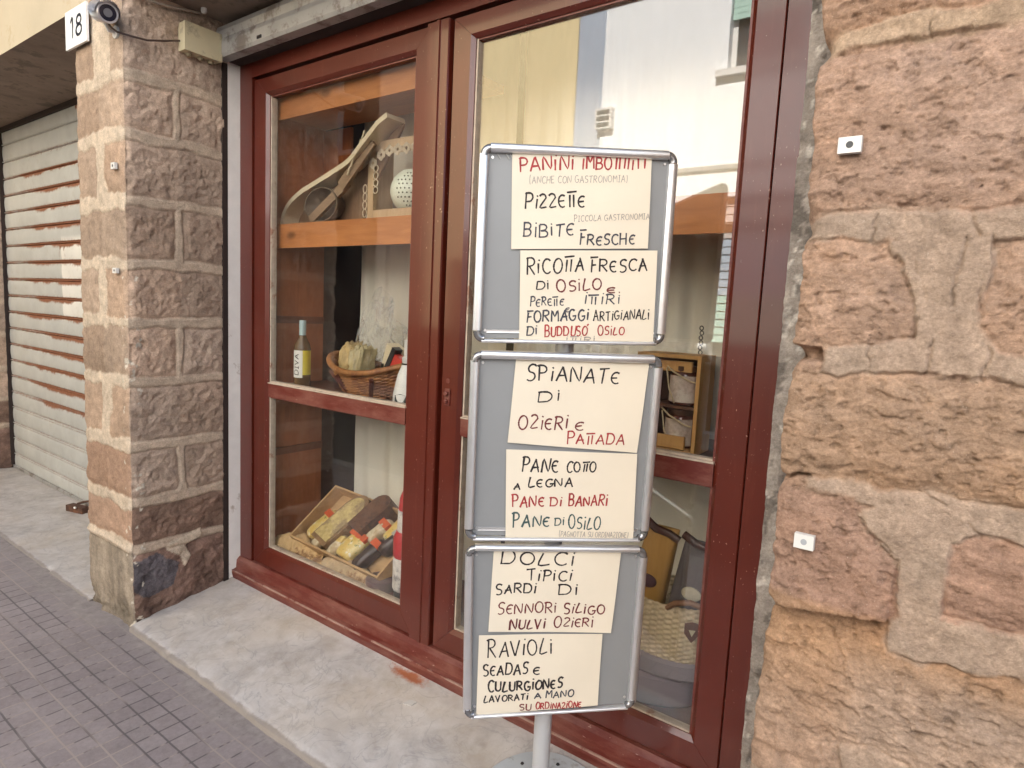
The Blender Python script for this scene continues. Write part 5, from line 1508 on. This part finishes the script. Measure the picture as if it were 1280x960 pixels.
def tray_pack(x, y, w, l, h, ang, body, band, label, group='packets in the tipped tray', band2=None):
    w *= 1.14; l *= 1.12; h *= 1.1
    t = thing('food_packet', label, 'packet', tuple(TR(x, y, 0.002)), group)
    R_ = Matrix.Rotation(ang, 3, 'Z')
    def q(a, b, z):
        v = R_ @ Vector((a, b, 0)); return TR(x + v.x, y + v.y, z)
    def pb_(name, a0, a1, b0, b1, z0, z1, mat):
        bm = bmesh.new()
        vs = [bm.verts.new(q(a, b, z + 0.010 * (b > 0) * (name == 'body'))) for a in (a0, a1) for b in (b0, b1) for z in (z0, z1)]
        for f in ((0, 1, 3, 2), (4, 6, 7, 5), (0, 4, 5, 1), (2, 3, 7, 6), (0, 2, 6, 4), (1, 5, 7, 3)):
            bm.faces.new([vs[i] for i in f])
        obj(name, bm, mat, t, bevel=0.014 if name == 'body' else 0.008, segs=3)
    n = 34
    T, Ph = np.meshgrid(np.linspace(0, 2 * PI, n), np.linspace(-PI / 2, PI / 2, n // 2))
    sgp = lambda v, p: np.sign(v) * np.abs(v) ** (2 / p)
    X3, Y3, Z3 = sgp(np.cos(Ph), 3.2) * sgp(np.cos(T), 4), sgp(np.cos(Ph), 3.2) * sgp(np.sin(T), 4), sgp(np.sin(Ph), 2.6)
    dd = 1 + 0.10 * fbm(X3 * 3 + Z3 * 2 + x * 40, Y3 * 3 + y * 30, 5, 7, 0.6) * (np.cos(Ph) > 0.05)
    dd[:, -1] = dd[:, 0]
    X3, Y3, Z3 = X3 * w / 2 * dd, Y3 * l / 2 * dd, (Z3 * dd + 1.0) * (h / 2) + 0.004
    ca, sa = math.cos(ang), math.sin(ang)
    xw = x + X3 * ca - Y3 * sa; yw = y + X3 * sa + Y3 * ca
    Pp = np.array(A0) + xw[..., None] * np.array(UX) + yw[..., None] * np.array(UY) + Z3[..., None] * np.array(AN)
    link('body', grid_mesh('body', Pp), body, t)
    pb_('band', -w / 2 + 0.001, w / 2 - 0.001, l / 2 - 0.048, l / 2 - 0.016, 0.010, h + 0.004, band)
    return t
tray_pack(0.085, 0.115, 0.075, 0.150, 0.050, -0.25, CHE, ORA, 'yellow cheese packet with an orange band in the left corner of the tray')
tray_pack(0.345, 0.085, 0.100, 0.135, 0.062, -0.15, CHE, ORA, 'broad yellow cheese packet with a red band in the middle of the tray')
tray_pack(0.50, 0.255, 0.060, 0.170, 0.060, -0.25, CHE, ORA, 'upper yellow cheese packet with an orange band near the red bottle')
tray_pack(0.455, 0.075, 0.055, 0.150, 0.058, -0.25, DKP, ORA, 'dark packet with an orange band in front of the tray')
tray_pack(0.535, 0.16, 0.050, 0.120, 0.075, -0.35, DKP, M('grey_label', (0.4, 0.38, 0.34), 0.5, 0, 0.1, 20, 0), 'dark packet with a grey label at the right end of the tray')
PALEP = M('pale_film_packet', (0.62, 0.52, 0.36), 0.25, 0, 0.3, 26, 0.6, 45, col2=(0.45, 0.33, 0.18))
tray_pack(0.155, 0.05, 0.055, 0.095, 0.05, -0.5, PALEP, CHE, 'small pale packet at the front left of the tray, beside the wrapped loaf')
tray_pack(0.265, 0.052, 0.060, 0.100, 0.06, 0.15, PALEP, CHE, 'small pale packet in front of the wrapped loaf in the tray')
tray_pack(0.425, 0.185, 0.055, 0.120, 0.07, -0.3, PALEP, ORA, 'pale packet with an orange band beside the dark loaf in the tray')
# round-ended loaf / cheese half in film
lo = thing('bread_loaf', 'large round-ended loaf wrapped in film lying in the tipped tray', 'loaf', tuple(TR(0.22, 0.15, 0.0)))
outl = [(-0.062, -0.14), (0.062, -0.14), (0.068, 0.06)] + [(0.066 * math.cos(t), 0.07 + 0.075 * math.sin(t)) for t in np.linspace(0.1, PI - 0.1, 9)] + [(-0.068, 0.06)]
def q2(a, b, z, ang=-0.20, x=0.215, y=0.16):
    return TR(x + a * math.cos(ang) - b * math.sin(ang), y + a * math.sin(ang) + b * math.cos(ang), z)
bm = bmesh.new(); add_prism(bm, [q2(a, b, 0.003) for a, b in outl], AN * 0.088)
obj('crust', bm, M('brown_crust', (0.24, 0.14, 0.07), 0.35, 0, 0.35, 22, 0.8, 40, col2=(0.42, 0.32, 0.2), amt=0.2), lo, bevel=0.016, segs=3)
bm = bmesh.new(); add_prism(bm, [q2(a * 0.84, b * 0.86, 0.0915) for a, b in outl], AN * 0.004)
obj('crumb', bm, M('yellow_crumb', (0.58, 0.45, 0.20), 0.25, 0, 0.35, 30, 0.6, 50, col2=(0.34, 0.25, 0.14), amt=0.5), lo, bevel=0.002)
bm = bmesh.new(); add_prism(bm, [q2(a, b, 0.003, -0.2, 0.345, 0.235) for a, b in [(p * 0.8, r * 0.72) for p, r in outl]], AN * 0.1)
tag(obj('dark_loaf', bm, M('dark_crust', (0.12, 0.055, 0.03), 0.4, 0, 0.4, 22, 0.8, 40, col2=(0.05, 0.025, 0.018)), None, tuple(TR(0.345, 0.235, 0)), bevel=0.020, segs=3), 'dark crusted loaf leaning behind the wrapped loaf in the tray', 'loaf')
# cork bark in front of the tray
def bark(name, x0, x1, y, z0, amp, seed, label, h):
    T, V = np.meshgrid(np.linspace(0, 1, 120), np.linspace(0, 1, 40))
    X = x0 + (x1 - x0) * T + 0.012 * fbm(T * 5, V * 4, 4, seed)
    top = z0 + h * (0.25 + 0.9 * np.abs(np.sin(T * PI * 1.15 + 0.15)) * (0.7 + 0.5 * fbm(T * 4, T * 0, 4, seed + 2)))
    ridge = 0.012 * ridged(T * 16, V * 6, 4, seed + 3)
    arch = np.sin(V * PI)
    Yb = y + 0.045 * np.cos(V * PI) - ridge * 0.6
    Zb = z0 + (top - z0) * arch + ridge * arch
    me = grid_mesh(name, np.stack([X, Yb, Zb], -1), scal=None)
    o = link(name, me, M('cork_bark_' + ('pale' if seed == 1 else 'grey'), (0.58, 0.39, 0.19) if seed == 1 else (0.46, 0.33, 0.19), 0.9, 0, 0.3, 14, 0.9, 45, col2=(0.25, 0.13, 0.055), amt=0.3), None, ((x0 + x1) / 2, y, z0))
    tag(o, label, 'cork bark', 'pieces of cork bark on the bottom shelf')
bark('cork_bark', 0.165, 0.56, 0.105, BS, 0.03, 1, 'curved tan piece of cork bark in the lower left corner of the window', 0.095)
bark('cork_bark', 0.55, 0.93, 0.100, BS, 0.03, 2, 'ragged greyish piece of cork bark in front of the tray', 0.075)
bm = bmesh.new()
add_lathe(bm, [(0.0, 0.0), (0.062, 0.0), (0.064, 0.012), (0.064, 0.045), (0.058, 0.05), (0.0, 0.05)], (0.915, 0.095, BS), 32)
tag(obj('mauve_tin', bm, M('mauve_tin', (0.17, 0.11, 0.115), 0.35, 0.2, 0.1, 10, 0), smooth=True), 'low mauve round tin in the lower right corner of the left leaf', 'tin')
rb = thing('red_bottle', 'red and white bottle at the right edge of the left leaf, bottom shelf', 'bottle', (1.02, 0.17, BS))
bm = bmesh.new(); add_lathe(bm, [(0.0, 0.0), (0.052, 0.0), (0.056, 0.01), (0.056, 0.13), (0.052, 0.14), (0.0, 0.14)], (1.040, 0.120, BS + 0.03), 28)
obj('white_base', bm, M('white_print', (0.66, 0.62, 0.58), 0.35, 0, 0.25, 40, 0, col2=(0.3, 0.28, 0.28)), rb, smooth=True)
bm = bmesh.new(); add_lathe(bm, [(0.0, 0.1405), (0.052, 0.1405), (0.0565, 0.15), (0.0565, 0.22), (0.045, 0.25), (0.0, 0.25)], (1.040, 0.120, BS + 0.03), 28)
obj('red_body', bm, M('red_print', (0.48, 0.02, 0.025), 0.3, 0, 0.1, 20, 0), rb, smooth=True)
bm = bmesh.new(); add_lathe(bm, [(0.0, 0.2505), (0.040, 0.2505), (0.042, 0.26), (0.040, 0.34), (0.0, 0.34)], (1.040, 0.120, BS + 0.03), 28)
obj('label_band', bm, bpy.data.materials['white_print'], rb, smooth=True)
bm = bmesh.new(); add_lathe(bm, [(0.0, 0.3405), (0.038, 0.3405), (0.034, 0.39), (0.018, 0.43), (0.016, 0.46), (0.0, 0.46)], (1.040, 0.120, BS + 0.03), 28)
obj('neck', bm, bpy.data.materials['red_print'], rb, smooth=True)
bm = bmesh.new(); add_lathe(bm, [(0.0, 0.0), (0.05, 0.0), (0.05, 0.029), (0.0, 0.029)], (1.040, 0.120, BS), 28)
obj('foot', bm, BLACK, rb)

# ---------------------------------------------------------------- right leaf: crate with jars
cs = thing('jar_crate', 'small orange wooden crate standing on end with jars, seen right of the menu stand', 'crate', (2.13, 0.16, SH))
CX0, CX1, CZ0, CZ1, CY0, CY1 = 2.02, 2.222, SH + 0.002, 1.255, 0.115, 0.24
WC = wood('crate_pine', (0.46, 0.23, 0.07), (0.62, 0.36, 0.13), 'z', 0.5, 8, False)
for nm, a in (('side', (CX0, CX0 + 0.011, CY0, CY1, CZ0, CZ1)), ('side', (CX1 - 0.011, CX1, CY0, CY1, CZ0, CZ1)),
              ('end', (CX0 + 0.0115, CX1 - 0.0115, CY0, CY1, CZ0, CZ0 + 0.011)), ('end', (CX0 + 0.0115, CX1 - 0.0115, CY0, CY1, CZ1 - 0.011, CZ1)),
              ('slat', (CX0 + 0.0115, CX1 - 0.034, CY0 + 0.02, CY0 + 0.028, CZ1 - 0.052, CZ1 - 0.020)), ('slat', (CX0 + 0.0115, CX1 - 0.034, CY0 + 0.004, CY0 + 0.012, CZ0 + 0.014, CZ0 + 0.052))):
    bm = bmesh.new(); add_box(bm, *a)
    obj(nm, bm, WC, cs, bevel=0.0015)
bm = bmesh.new(); add_box(bm, CX0 + 0.012, CX1 - 0.012, CY1 - 0.008, CY1 - 0.0005, CZ0 + 0.012, CZ1 - 0.012)
obj('back', bm, M('crate_back', (0.10, 0.04, 0.02), 0.6, 0, 0.2, 12, 0.1), cs)
JL = M('pale_fabric_label', (0.52, 0.42, 0.36), 0.8, 0, 0.25, 90, 0.2, col2=(0.62, 0.55, 0.48))
JG = M('dark_jam', (0.10, 0.03, 0.02), 0.15, 0, 0.2, 9, 0)
STR = M('raffia', (0.55, 0.43, 0.27), 0.7, 0, 0.2, 60, 0)
def jar(x, y, z):
    t = thing('jam_jar', 'jar with a pale label in the crate, upper one', 'jar', (x, y, z), 'jars in the standing crate')
    bm = bmesh.new(); add_lathe(bm, [(0.0, 0.0), (0.040, 0.0), (0.044, 0.006), (0.044, 0.090), (0.036, 0.10), (0.0, 0.10)], (x, y, z), 28)
    obj('glass', bm, JG, t, smooth=True)
    bm = bmesh.new(); add_lathe(bm, [(0.0, 0.1005), (0.040, 0.1005), (0.041, 0.104), (0.041, 0.117), (0.0, 0.119)], (x, y, z), 28)
    obj('lid', bm, M('jar_lid', (0.10, 0.045, 0.03), 0.4, 0.3, 0.1, 20, 0), t, smooth=True)
    label_patch((x, y, z), 0.0446, -2.9, -0.3, 0.008, 0.088, 'label', JL, t)
    bm = bmesh.new(); add_tube(bm, [(x - 0.06, y - 0.03, z + 0.125), (x - 0.02, y - 0.049, z + 0.10), (x + 0.03, y - 0.047, z + 0.075), (x + 0.052, y - 0.04, z + 0.07)], 0.0028, 6)
    add_tube(bm, [(x - 0.045, y - 0.04, z + 0.11), (x - 0.03, y - 0.05, z + 0.05), (x - 0.01, y - 0.049, z + 0.005)], 0.0024, 6)
    obj('raffia_tie', bm, STR, t, smooth=True)
    return t
j0 = jar(2.155, 0.175, CZ0 + 0.145)
j1 = j0.copy(); C.objects.link(j1); j1.location = (2.150, 0.175, CZ0 + 0.0125); j1['label'] = 'jar with a pale label in the crate, lower one'
for ch in list(j0.children):
    c = ch.copy(); C.objects.link(c); c.parent = j1
bm = bmesh.new(); add_box(bm, CX0 + 0.012, CX1 - 0.012, CY0 + 0.012, CY1 - 0.01, CZ0 + 0.1335, CZ0 + 0.1435)
obj('shelf', bm, bpy.data.materials['crate_back'], cs)
GB = M('pale_grey_carton', (0.50, 0.46, 0.39), 0.6, 0, 0.1, 9, 0.05)
gb = thing('grey_carton', 'pale grey upright carton behind the right edge of the jar crate', 'carton', (2.24, 0.33, SH))
bm = bmesh.new(); add_box(bm, 2.168, 2.33, 0.29, 0.375, SH + 0.03, 1.245)
obj('body', bm, GB, gb, bevel=0.004)
bm = bmesh.new(); add_box(bm, 2.172, 2.326, 0.294, 0.372, SH, SH + 0.0295)
obj('foot', bm, M('carton_foot', (0.14, 0.06, 0.03), 0.6, 0, 0.2, 9, 0.1), gb)
bm = bmesh.new()
for i in range(7):
    z = 1.335 - 0.0155 * i
    add_tube(bm, [(2.148 + 0.006 * math.cos(t) + 0.002 * (i % 2), 0.30, z + 0.0065 * math.sin(t)) for t in np.linspace(0, 2 * PI, 12)[:-1]], 0.0018, 5, closed=True)
tag(obj('chain', bm, M('dark_chain', (0.06, 0.055, 0.05), 0.5, 0.5, 0.2, 50, 0)), 'short dark chain hanging in front of the right curtain', 'chain')

# ---------------------------------------------------------------- right leaf, bottom shelf
def pasta_bag(x0, x1, z0, z1, y, lean, body, label, badge):
    t = thing('pasta_bag', label, 'pasta bag', ((x0 + x1) / 2, y, z0), 'bags of pasta in the straw basket')
    w = (x1 - x0) / 2; h = z1 - z0
    S_, V = np.meshgrid(np.linspace(0, 2 * PI, 48), np.linspace(0, 1, 30))
    ex = np.sign(np.cos(S_)) * np.abs(np.cos(S_)) ** 0.5; ey = np.sign(np.sin(S_)) * np.abs(np.sin(S_)) ** 0.6
    th = 0.032 * (1 - 0.85 * V ** 3) + 0.004
    X = (x0 + x1) / 2 + w * ex * (1 - 0.1 * V) + lean * V * h; Y = y + th * ey; Z = z0 + V * h
    me = grid_mesh('bag', np.stack([X, Y, Z], -1)); link('bag', me, body, t)
    bm = bmesh.new()
    xm = (x0 + x1) / 2 + lean * h
    add_tube(bm, [(xm - w * 0.95, y - 0.01, z1 + 0.012), (xm - w * 0.3, y - 0.016, z1 - 0.008), (xm + w * 0.4, y - 0.012, z1 - 0.014), (xm + w * 0.95, y - 0.008, z1 - 0.03)], 0.013, 10)
    obj('folded_top', bm, M('dark_brown_fold', (0.075, 0.03, 0.022), 0.35, 0, 0.2, 40, 0.1) if 'dark_brown_fold' not in bpy.data.materials else bpy.data.materials['dark_brown_fold'], t, smooth=True)
    bm = bmesh.new()
    xm = (x0 + x1) / 2 + lean * h * 0.42
    add_lathe(bm, [(0.0, 0.003), (0.030, 0.003), (0.032, 0.0), (0.0, 0.0)], (0, 0, 0), 24, sy=0.68, xf=Matrix.Translation((xm, y - 0.038, z0 + h * 0.42)) @ Matrix.Rotation(PI / 2, 4, 'X'))
    obj('badge', bm, badge, t)
    return t
pasta_bag(2.03, 2.145, 0.42, 0.715, 0.15, 0.16, wood('pasta_ochre', (0.36, 0.18, 0.04), (0.50, 0.28, 0.08), 'z', 0.4, 10, False), 'ochre pasta bag leaning left in the straw basket', M('plum_badge', (0.09, 0.04, 0.05), 0.5, 0, 0.2, 40, 0))
pasta_bag(2.155, 2.30, 0.42, 0.69, 0.17, 0.14, wood('pasta_charcoal', (0.065, 0.055, 0.06), (0.13, 0.11, 0.115), 'z', 0.4, 10, False), 'charcoal pasta bag with a cream badge in the straw basket', M('cream_badge', (0.52, 0.47, 0.36), 0.6, 0, 0.2, 40, 0))
stb = thing('straw_basket', 'pale woven straw basket with a brown shield emblem on the right bottom shelf', 'basket', (2.17, 0.2, 0.32))
nu, nv = 260, 60
A, V = np.meshgrid(np.linspace(0, 2 * PI, nu), np.linspace(0, 1, nv))
rx = 0.155 + 0.018 * np.sin(V * PI * 0.9); ry = 0.115 + 0.014 * np.sin(V * PI * 0.9)
wv = 0.0028 * np.sin(V * 22 * PI + PI * (np.floor(A * 24 / PI) % 2)) + 0.002 * np.sin(A * 48)
P_ = np.stack([2.165 + (rx + wv) * np.cos(A), 0.20 + (ry + wv) * np.sin(A), 0.325 + V * 0.175], -1)
STRAW = M('pale_straw', (0.60, 0.48, 0.32), 0.75, 0, 0.25, 60, 0.6, 160, col2=(0.62, 0.50, 0.32))
me = grid_mesh('body', P_); link('body', me, STRAW, stb)
bm = bmesh.new(); add_lathe(bm, [(0.0, 0.0), (0.154, 0.0), (0.154, 0.004), (0.0, 0.004)], (2.165, 0.20, 0.326), 40, sy=0.74)
obj('bottom', bm, STRAW, stb)
bm = bmesh.new()
sp_ = [(-0.022, 0.026), (0.0, 0.032), (0.022, 0.026), (0.022, -0.004), (0.0, -0.032), (-0.022, -0.004)]
ea = -0.95; ec = Vector((2.165 + 0.178 * math.cos(ea), 0.20 + 0.135 * math.sin(ea), 0.437)); en = Vector((math.cos(ea) / 0.178, math.sin(ea) / 0.135, 0)).normalized(); er = Vector((-en.y, en.x, 0))
add_prism(bm, [ec + er * a + Vector((0, 0, c)) for a, c in sp_], en * 0.004)
sh_ = obj('emblem', bm, M('brown_shield', (0.12, 0.045, 0.025), 0.5, 0, 0.15, 40, 0), stb, bevel=0.001)
bm = bmesh.new(); add_prism(bm, [ec + en * 0.0045 + er * a + Vector((0, 0, c)) for a, c in ((-0.010, 0.008), (0.010, 0.008), (0.0, -0.012))], en * 0.001)
obj('emblem_mark', bm, CREAM, sh_)
bm = bmesh.new(); add_tube(bm, [(2.19, 0.085, 0.49), (2.215, 0.075, 0.515), (2.26, 0.08, 0.53), (2.31, 0.11, 0.51)], 0.009, 8)
obj('handle', bm, M('tan_leather', (0.25, 0.12, 0.06), 0.5, 0, 0.15, 30, 0.1), stb, smooth=True)
LIL = M('grey_lilac_cloth', (0.24, 0.205, 0.225), 0.6, 0, 0.08, 5, 0.1)
bm = bmesh.new(); add_lathe(bm, [(0.0, 0.0), (0.165, 0.0), (0.178, 0.012), (0.178, 0.052), (0.165, 0.062), (0.0, 0.062)], (2.155, 0.21, 0.262), 48, sy=0.76)
tag(obj('fabric_box', bm, LIL, None, (2.155, 0.21, 0.26), smooth=True), 'greyish lilac round box directly under the straw basket', 'round box', 'round lilac boxes under the straw basket')
bm = bmesh.new(); add_lathe(bm, [(0.0, 0.0), (0.165, 0.0), (0.18, 0.014), (0.18, 0.092), (0.165, 0.104), (0.0, 0.104)], (2.10, 0.21, BS + 0.001), 48, sy=0.76)
tag(obj('fabric_box', bm, M('lilac_cloth', (0.215, 0.175, 0.205), 0.55, 0, 0.08, 5, 0.1), None, (2.10, 0.21, BS), smooth=True), 'larger lilac round box at the bottom of the right leaf', 'round box', 'round lilac boxes under the straw basket')

# litter on the doorstep
bm = bmesh.new(); add_prism(bm, [Vector((1.355, -0.185, -0.0445)), Vector((1.385, -0.180, -0.0440)), Vector((1.392, -0.155, -0.040)), Vector((1.362, -0.160, -0.0405))], (0, 0, 0.003))
tag(obj('paper_scrap', bm, M('dusty_paper', (0.5, 0.47, 0.44), 0.8, 0, 0.1, 30, 0), None, (1.37, -0.17, -0.047)), 'tiny white scrap lying on the marble doorstep near the rust stain', 'scrap')
bm = bmesh.new(); add_prism(bm, [Vector((0.955, -0.06, -0.030)), Vector((0.985, -0.056, -0.030)), Vector((0.99, -0.05, -0.030)), Vector((0.957, -0.052, -0.030))], (0, 0, 0.002))
tag(obj('dark_chip', bm, BLACK, None, (0.97, -0.055, -0.03)), 'dark splinter on the doorstep along the bottom rail', 'splinter')

# ---------------------------------------------------------------- across the street (seen in the glass)
YO = -6.5
WHT = M('white_house_plaster', (0.85, 0.86, 0.87), 0.9, 0, 0.03, 1.2, 0.1, 30)
YEL = M('yellow_house_plaster', (0.74, 0.61, 0.36), 0.9, 0, 0.05, 1.2, 0.1, 30)
BLU = M('grey_blue_strip', (0.40, 0.45, 0.53), 0.8, 0, 0.05, 1.2, 0.1, 30)
GRN = M('pale_green_shutter', (0.42, 0.60, 0.52), 0.6, 0, 0.06, 5, 0.1)
BSH = M('blue_grey_shutter', (0.42, 0.48, 0.56), 0.6, 0, 0.08, 5, 0.1)
DKG = M('dark_window_glass', (0.03, 0.035, 0.04), 0.1, 0, 0.1, 5, 0)
STN = M('dark_house_plaster', (0.06, 0.045, 0.04), 0.95, 0, 0.15, 1.5, 0.2, 20)
def walled(bm, x0, x1, z0, z1, yf, yb, holes):
    xs = sorted({x0, x1, *[h for q in holes for h in q[:2]]}); zs = sorted({z0, z1, *[h for q in holes for h in q[2:]]})
    for i in range(len(xs) - 1):
        for j in range(len(zs) - 1):
            xm, zm = (xs[i] + xs[i + 1]) / 2, (zs[j] + zs[j + 1]) / 2
            if any(q[0] < xm < q[1] and q[2] < zm < q[3] for q in holes):
                continue
            vs = [bm.verts.new((x, yf, z)) for x, z in ((xs[i], zs[j]), (xs[i + 1], zs[j]), (xs[i + 1], zs[j + 1]), (xs[i], zs[j + 1]))]
            bm.faces.new(vs)
    for q in holes:
        a = [(q[0], q[2]), (q[1], q[2]), (q[1], q[3]), (q[0], q[3])]
        for k in range(4):
            p, r_ = a[k], a[(k + 1) % 4]
            bm.faces.new([bm.verts.new(v) for v in ((p[0], yf, p[1]), (r_[0], yf, r_[1]), (r_[0], yb, r_[1]), (p[0], yb, p[1]))])
    for (xa, xb, ya, yb2) in ((x0, x0, yf, yb - 3), (x1, x1, yf, yb - 3)):
        bm.faces.new([bm.verts.new(v) for v in ((xa, ya, z0), (xa, yb2, z0), (xa, yb2, z1), (xa, ya, z1))])
    bm.faces.new([bm.verts.new(v) for v in ((x0, yf, z1), (x1, yf, z1), (x1, yb - 3, z1), (x0, yb - 3, z1))])
    bmesh.ops.remove_doubles(bm, verts=bm.verts, dist=1e-5)
wh = thing('white_house', 'sunlit white house with a green shuttered window, mirrored in the right pane', 'house', (3, YO, -0.14))
HOL = [(-0.06, 0.95, 4.5, 5.75), (3.0, 4.0, 4.5, 5.75), (-1.75, -0.16, -0.14, 2.88), (-0.03, 1.4, -0.14, 2.95), (4.0, 5.0, -0.14, 2.3)]
bm = bmesh.new(); walled(bm, -1.82, 10, -0.14, 9.0, YO, YO - 0.3, HOL)
obj('wall', bm, WHT, wh)
for (a, b, c, d) in HOL[:2]:
    bm = bmesh.new(); add_box(bm, a - 0.12, b + 0.12, YO, YO + 0.09, c - 0.08, c)
    w_ = obj('window_sill', bm, WHITE, wh)
    bm = bmesh.new(); add_box(bm, a, a + 0.06, YO - 0.2, YO - 0.14, c, d); add_box(bm, b - 0.06, b, YO - 0.2, YO - 0.14, c, d); add_box(bm, a + 0.06, b - 0.06, YO - 0.2, YO - 0.14, c, c + 0.05)
    bmesh.ops.remove_doubles(bm, verts=bm.verts, dist=1e-5)
    wf = obj('window', bm, WHITE, wh)
    bm = bmesh.new(); add_box(bm, a + 0.06, b - 0.06, YO - 0.18, YO - 0.17, c, d)
    obj('pane', bm, DKG, wf)
    bm = bmesh.new()
    for k in range(9):
        add_box(bm, a + 0.01, b - 0.01, YO - 0.10 + 0.006 * (k % 2), YO - 0.07, c + 0.62 + k * 0.07, c + 0.685 + k * 0.07)
    obj('roller_blind', bm, GRN, wf)
bm = bmesh.new(); add_box(bm, -1.75, -0.16, YO - 0.30, YO - 0.27, -0.14, 2.88)
obj('garage_door', bm, M('dark_brown_door', (0.022, 0.015, 0.012), 0.8, 0, 0.2, 3, 0.1), wh)
SLM = [GRN, BSH, M('pale_pink_slats', (0.60, 0.52, 0.48), 0.6, 0, 0.06, 5, 0.1)]
for q in range(3):
    bm = bmesh.new()
    for k in range(12, 30):
        zq = -0.14 + k * 0.103
        if (0 if zq < 1.7 else 1 if zq < 2.4 else 2) == q:
            add_box(bm, -0.03, 1.4, YO - 0.16, YO - 0.12 + 0.015 * (k % 2), zq, zq + 0.088)
    obj('slatted_shutter', bm, SLM[q], wh)
bm = bmesh.new(); add_box(bm, -0.03, 1.4, YO - 0.30, YO - 0.26, -0.14, 2.95)
obj('doorway', bm, bpy.data.materials['dark_brown_door'], wh)
bm = bmesh.new(); walled(bm, -1.818, 10, -0.14, 2.6, YO + 0.012, YO + 0.004, [(-1.75, -0.16, -0.14, 2.6), (-0.16, 1.4, -0.14, 2.6), (4.0, 5.0, -0.14, 2.3)])
obj('plinth', bm, M('brown_stone_plinth', (0.16, 0.12, 0.10), 0.9, 0, 0.2, 3, 0.2), wh)
bm = bmesh.new(); add_box(bm, 4.0, 5.0, YO - 0.29, YO - 0.25, -0.14, 2.3)
obj('door', bm, M('green_door', (0.06, 0.11, 0.08), 0.5, 0, 0.1, 3, 0.1), wh)
bm = bmesh.new(); add_box(bm, -1.80, 9.9, YO + 0.0005, YO + 0.045, 3.29, 3.34)
obj('ledge', bm, M('grey_ledge', (0.30, 0.28, 0.26), 0.8, 0, 0.1, 3, 0.1), wh)
vg = thing('vent_grille', 'small grey louvred vent box on the corner of the white house opposite', 'vent', (-1.72, YO, 4.0))
bm = bmesh.new(); add_box(bm, -1.86, -1.60, YO, YO + 0.10, 3.99, 4.27)
obj('box', bm, WHITE, vg, bevel=0.01)
for k in range(3):
    bm = bmesh.new(); add_box(bm, -1.83, -1.63, YO + 0.1, YO + 0.115, 4.02 + 0.085 * k, 4.065 + 0.085 * k)
    obj('louvre', bm, BLACK, vg)
yh = thing('yellow_house', 'sunlit yellow house opposite, mirrored in the upper left of the right pane', 'house', (-3.6, YO, -0.14))
bm = bmesh.new(); walled(bm, -5.1, -2.28, -0.14, 9.0, YO, YO - 0.3, [(-4.6, -3.7, -0.14, 2.2)])
obj('wall', bm, YEL, yh)
bm = bmesh.new(); add_box(bm, -4.6, -3.7, YO - 0.28, YO - 0.24, -0.14, 2.2)
obj('door', bm, bpy.data.materials['dark_brown_door'], yh)
bm = bmesh.new(); add_box(bm, -2.2795, -1.8205, YO - 1.0, YO - 0.02, -0.14, 9.0)
tag(obj('blue_strip', bm, BLU), 'narrow grey-blue wall strip between the yellow and white houses opposite', 'wall strip')
dh = thing('dark_house', 'tall dark stone house farther down the opposite side, dim in the left pane', 'house', (-12, YO, -0.14))
HD = [(-8.2, -7.2, 4.3, 5.8), (-12.2, -11.2, 4.3, 5.8), (-9.2, -8.2, -0.14, 2.2)]
bm = bmesh.new(); walled(bm, -30, -5.102, -0.14, 14.0, YO, YO - 0.3, HD)
obj('wall', bm, STN, dh)
for (a, b, c, d) in HD[:2]:
    bm = bmesh.new(); add_box(bm, a, b, YO - 0.2, YO - 0.16, c, d)
    wf = obj('window', bm, DKG, dh)
    bm = bmesh.new(); add_box(bm, a + 0.3, a + 0.5, YO - 0.14, YO - 0.12, c + 0.05, d); 
    obj('curtain', bm, WHITE, wf)
    bm = bmesh.new(); add_box(bm, a - 0.1, b + 0.1, YO + 0.0005, YO + 0.08, c - 0.07, c)
    obj('sill', bm, WHITE, wf)
bm = bmesh.new(); add_box(bm, HD[2][0], HD[2][1], YO - 0.29, YO - 0.25, -0.14, 2.2)
obj('door', bm, bpy.data.materials['dark_brown_door'], dh)
# unseen tall blocks added on our own side to shade the dark house opposite
bm = bmesh.new(); add_box(bm, -32, -14.02, -0.5, 8, -0.2, 19)
tag(obj('shade_block_left', bm, M('shade_block_plaster', (0.33, 0.29, 0.25), 0.9, 0, 0.1, 1, 0.1)), 'unseen tall grey block added farther left on the same side to shade the house opposite', 'house')
bm = bmesh.new(); add_box(bm, -13.99, -5.5, 0.61, 8, 6.31, 18)
tag(obj('shade_block_upper', bm, bpy.data.materials['shade_block_plaster']), 'unseen set-back block added over the left part of the house front to shade the house opposite', 'house')
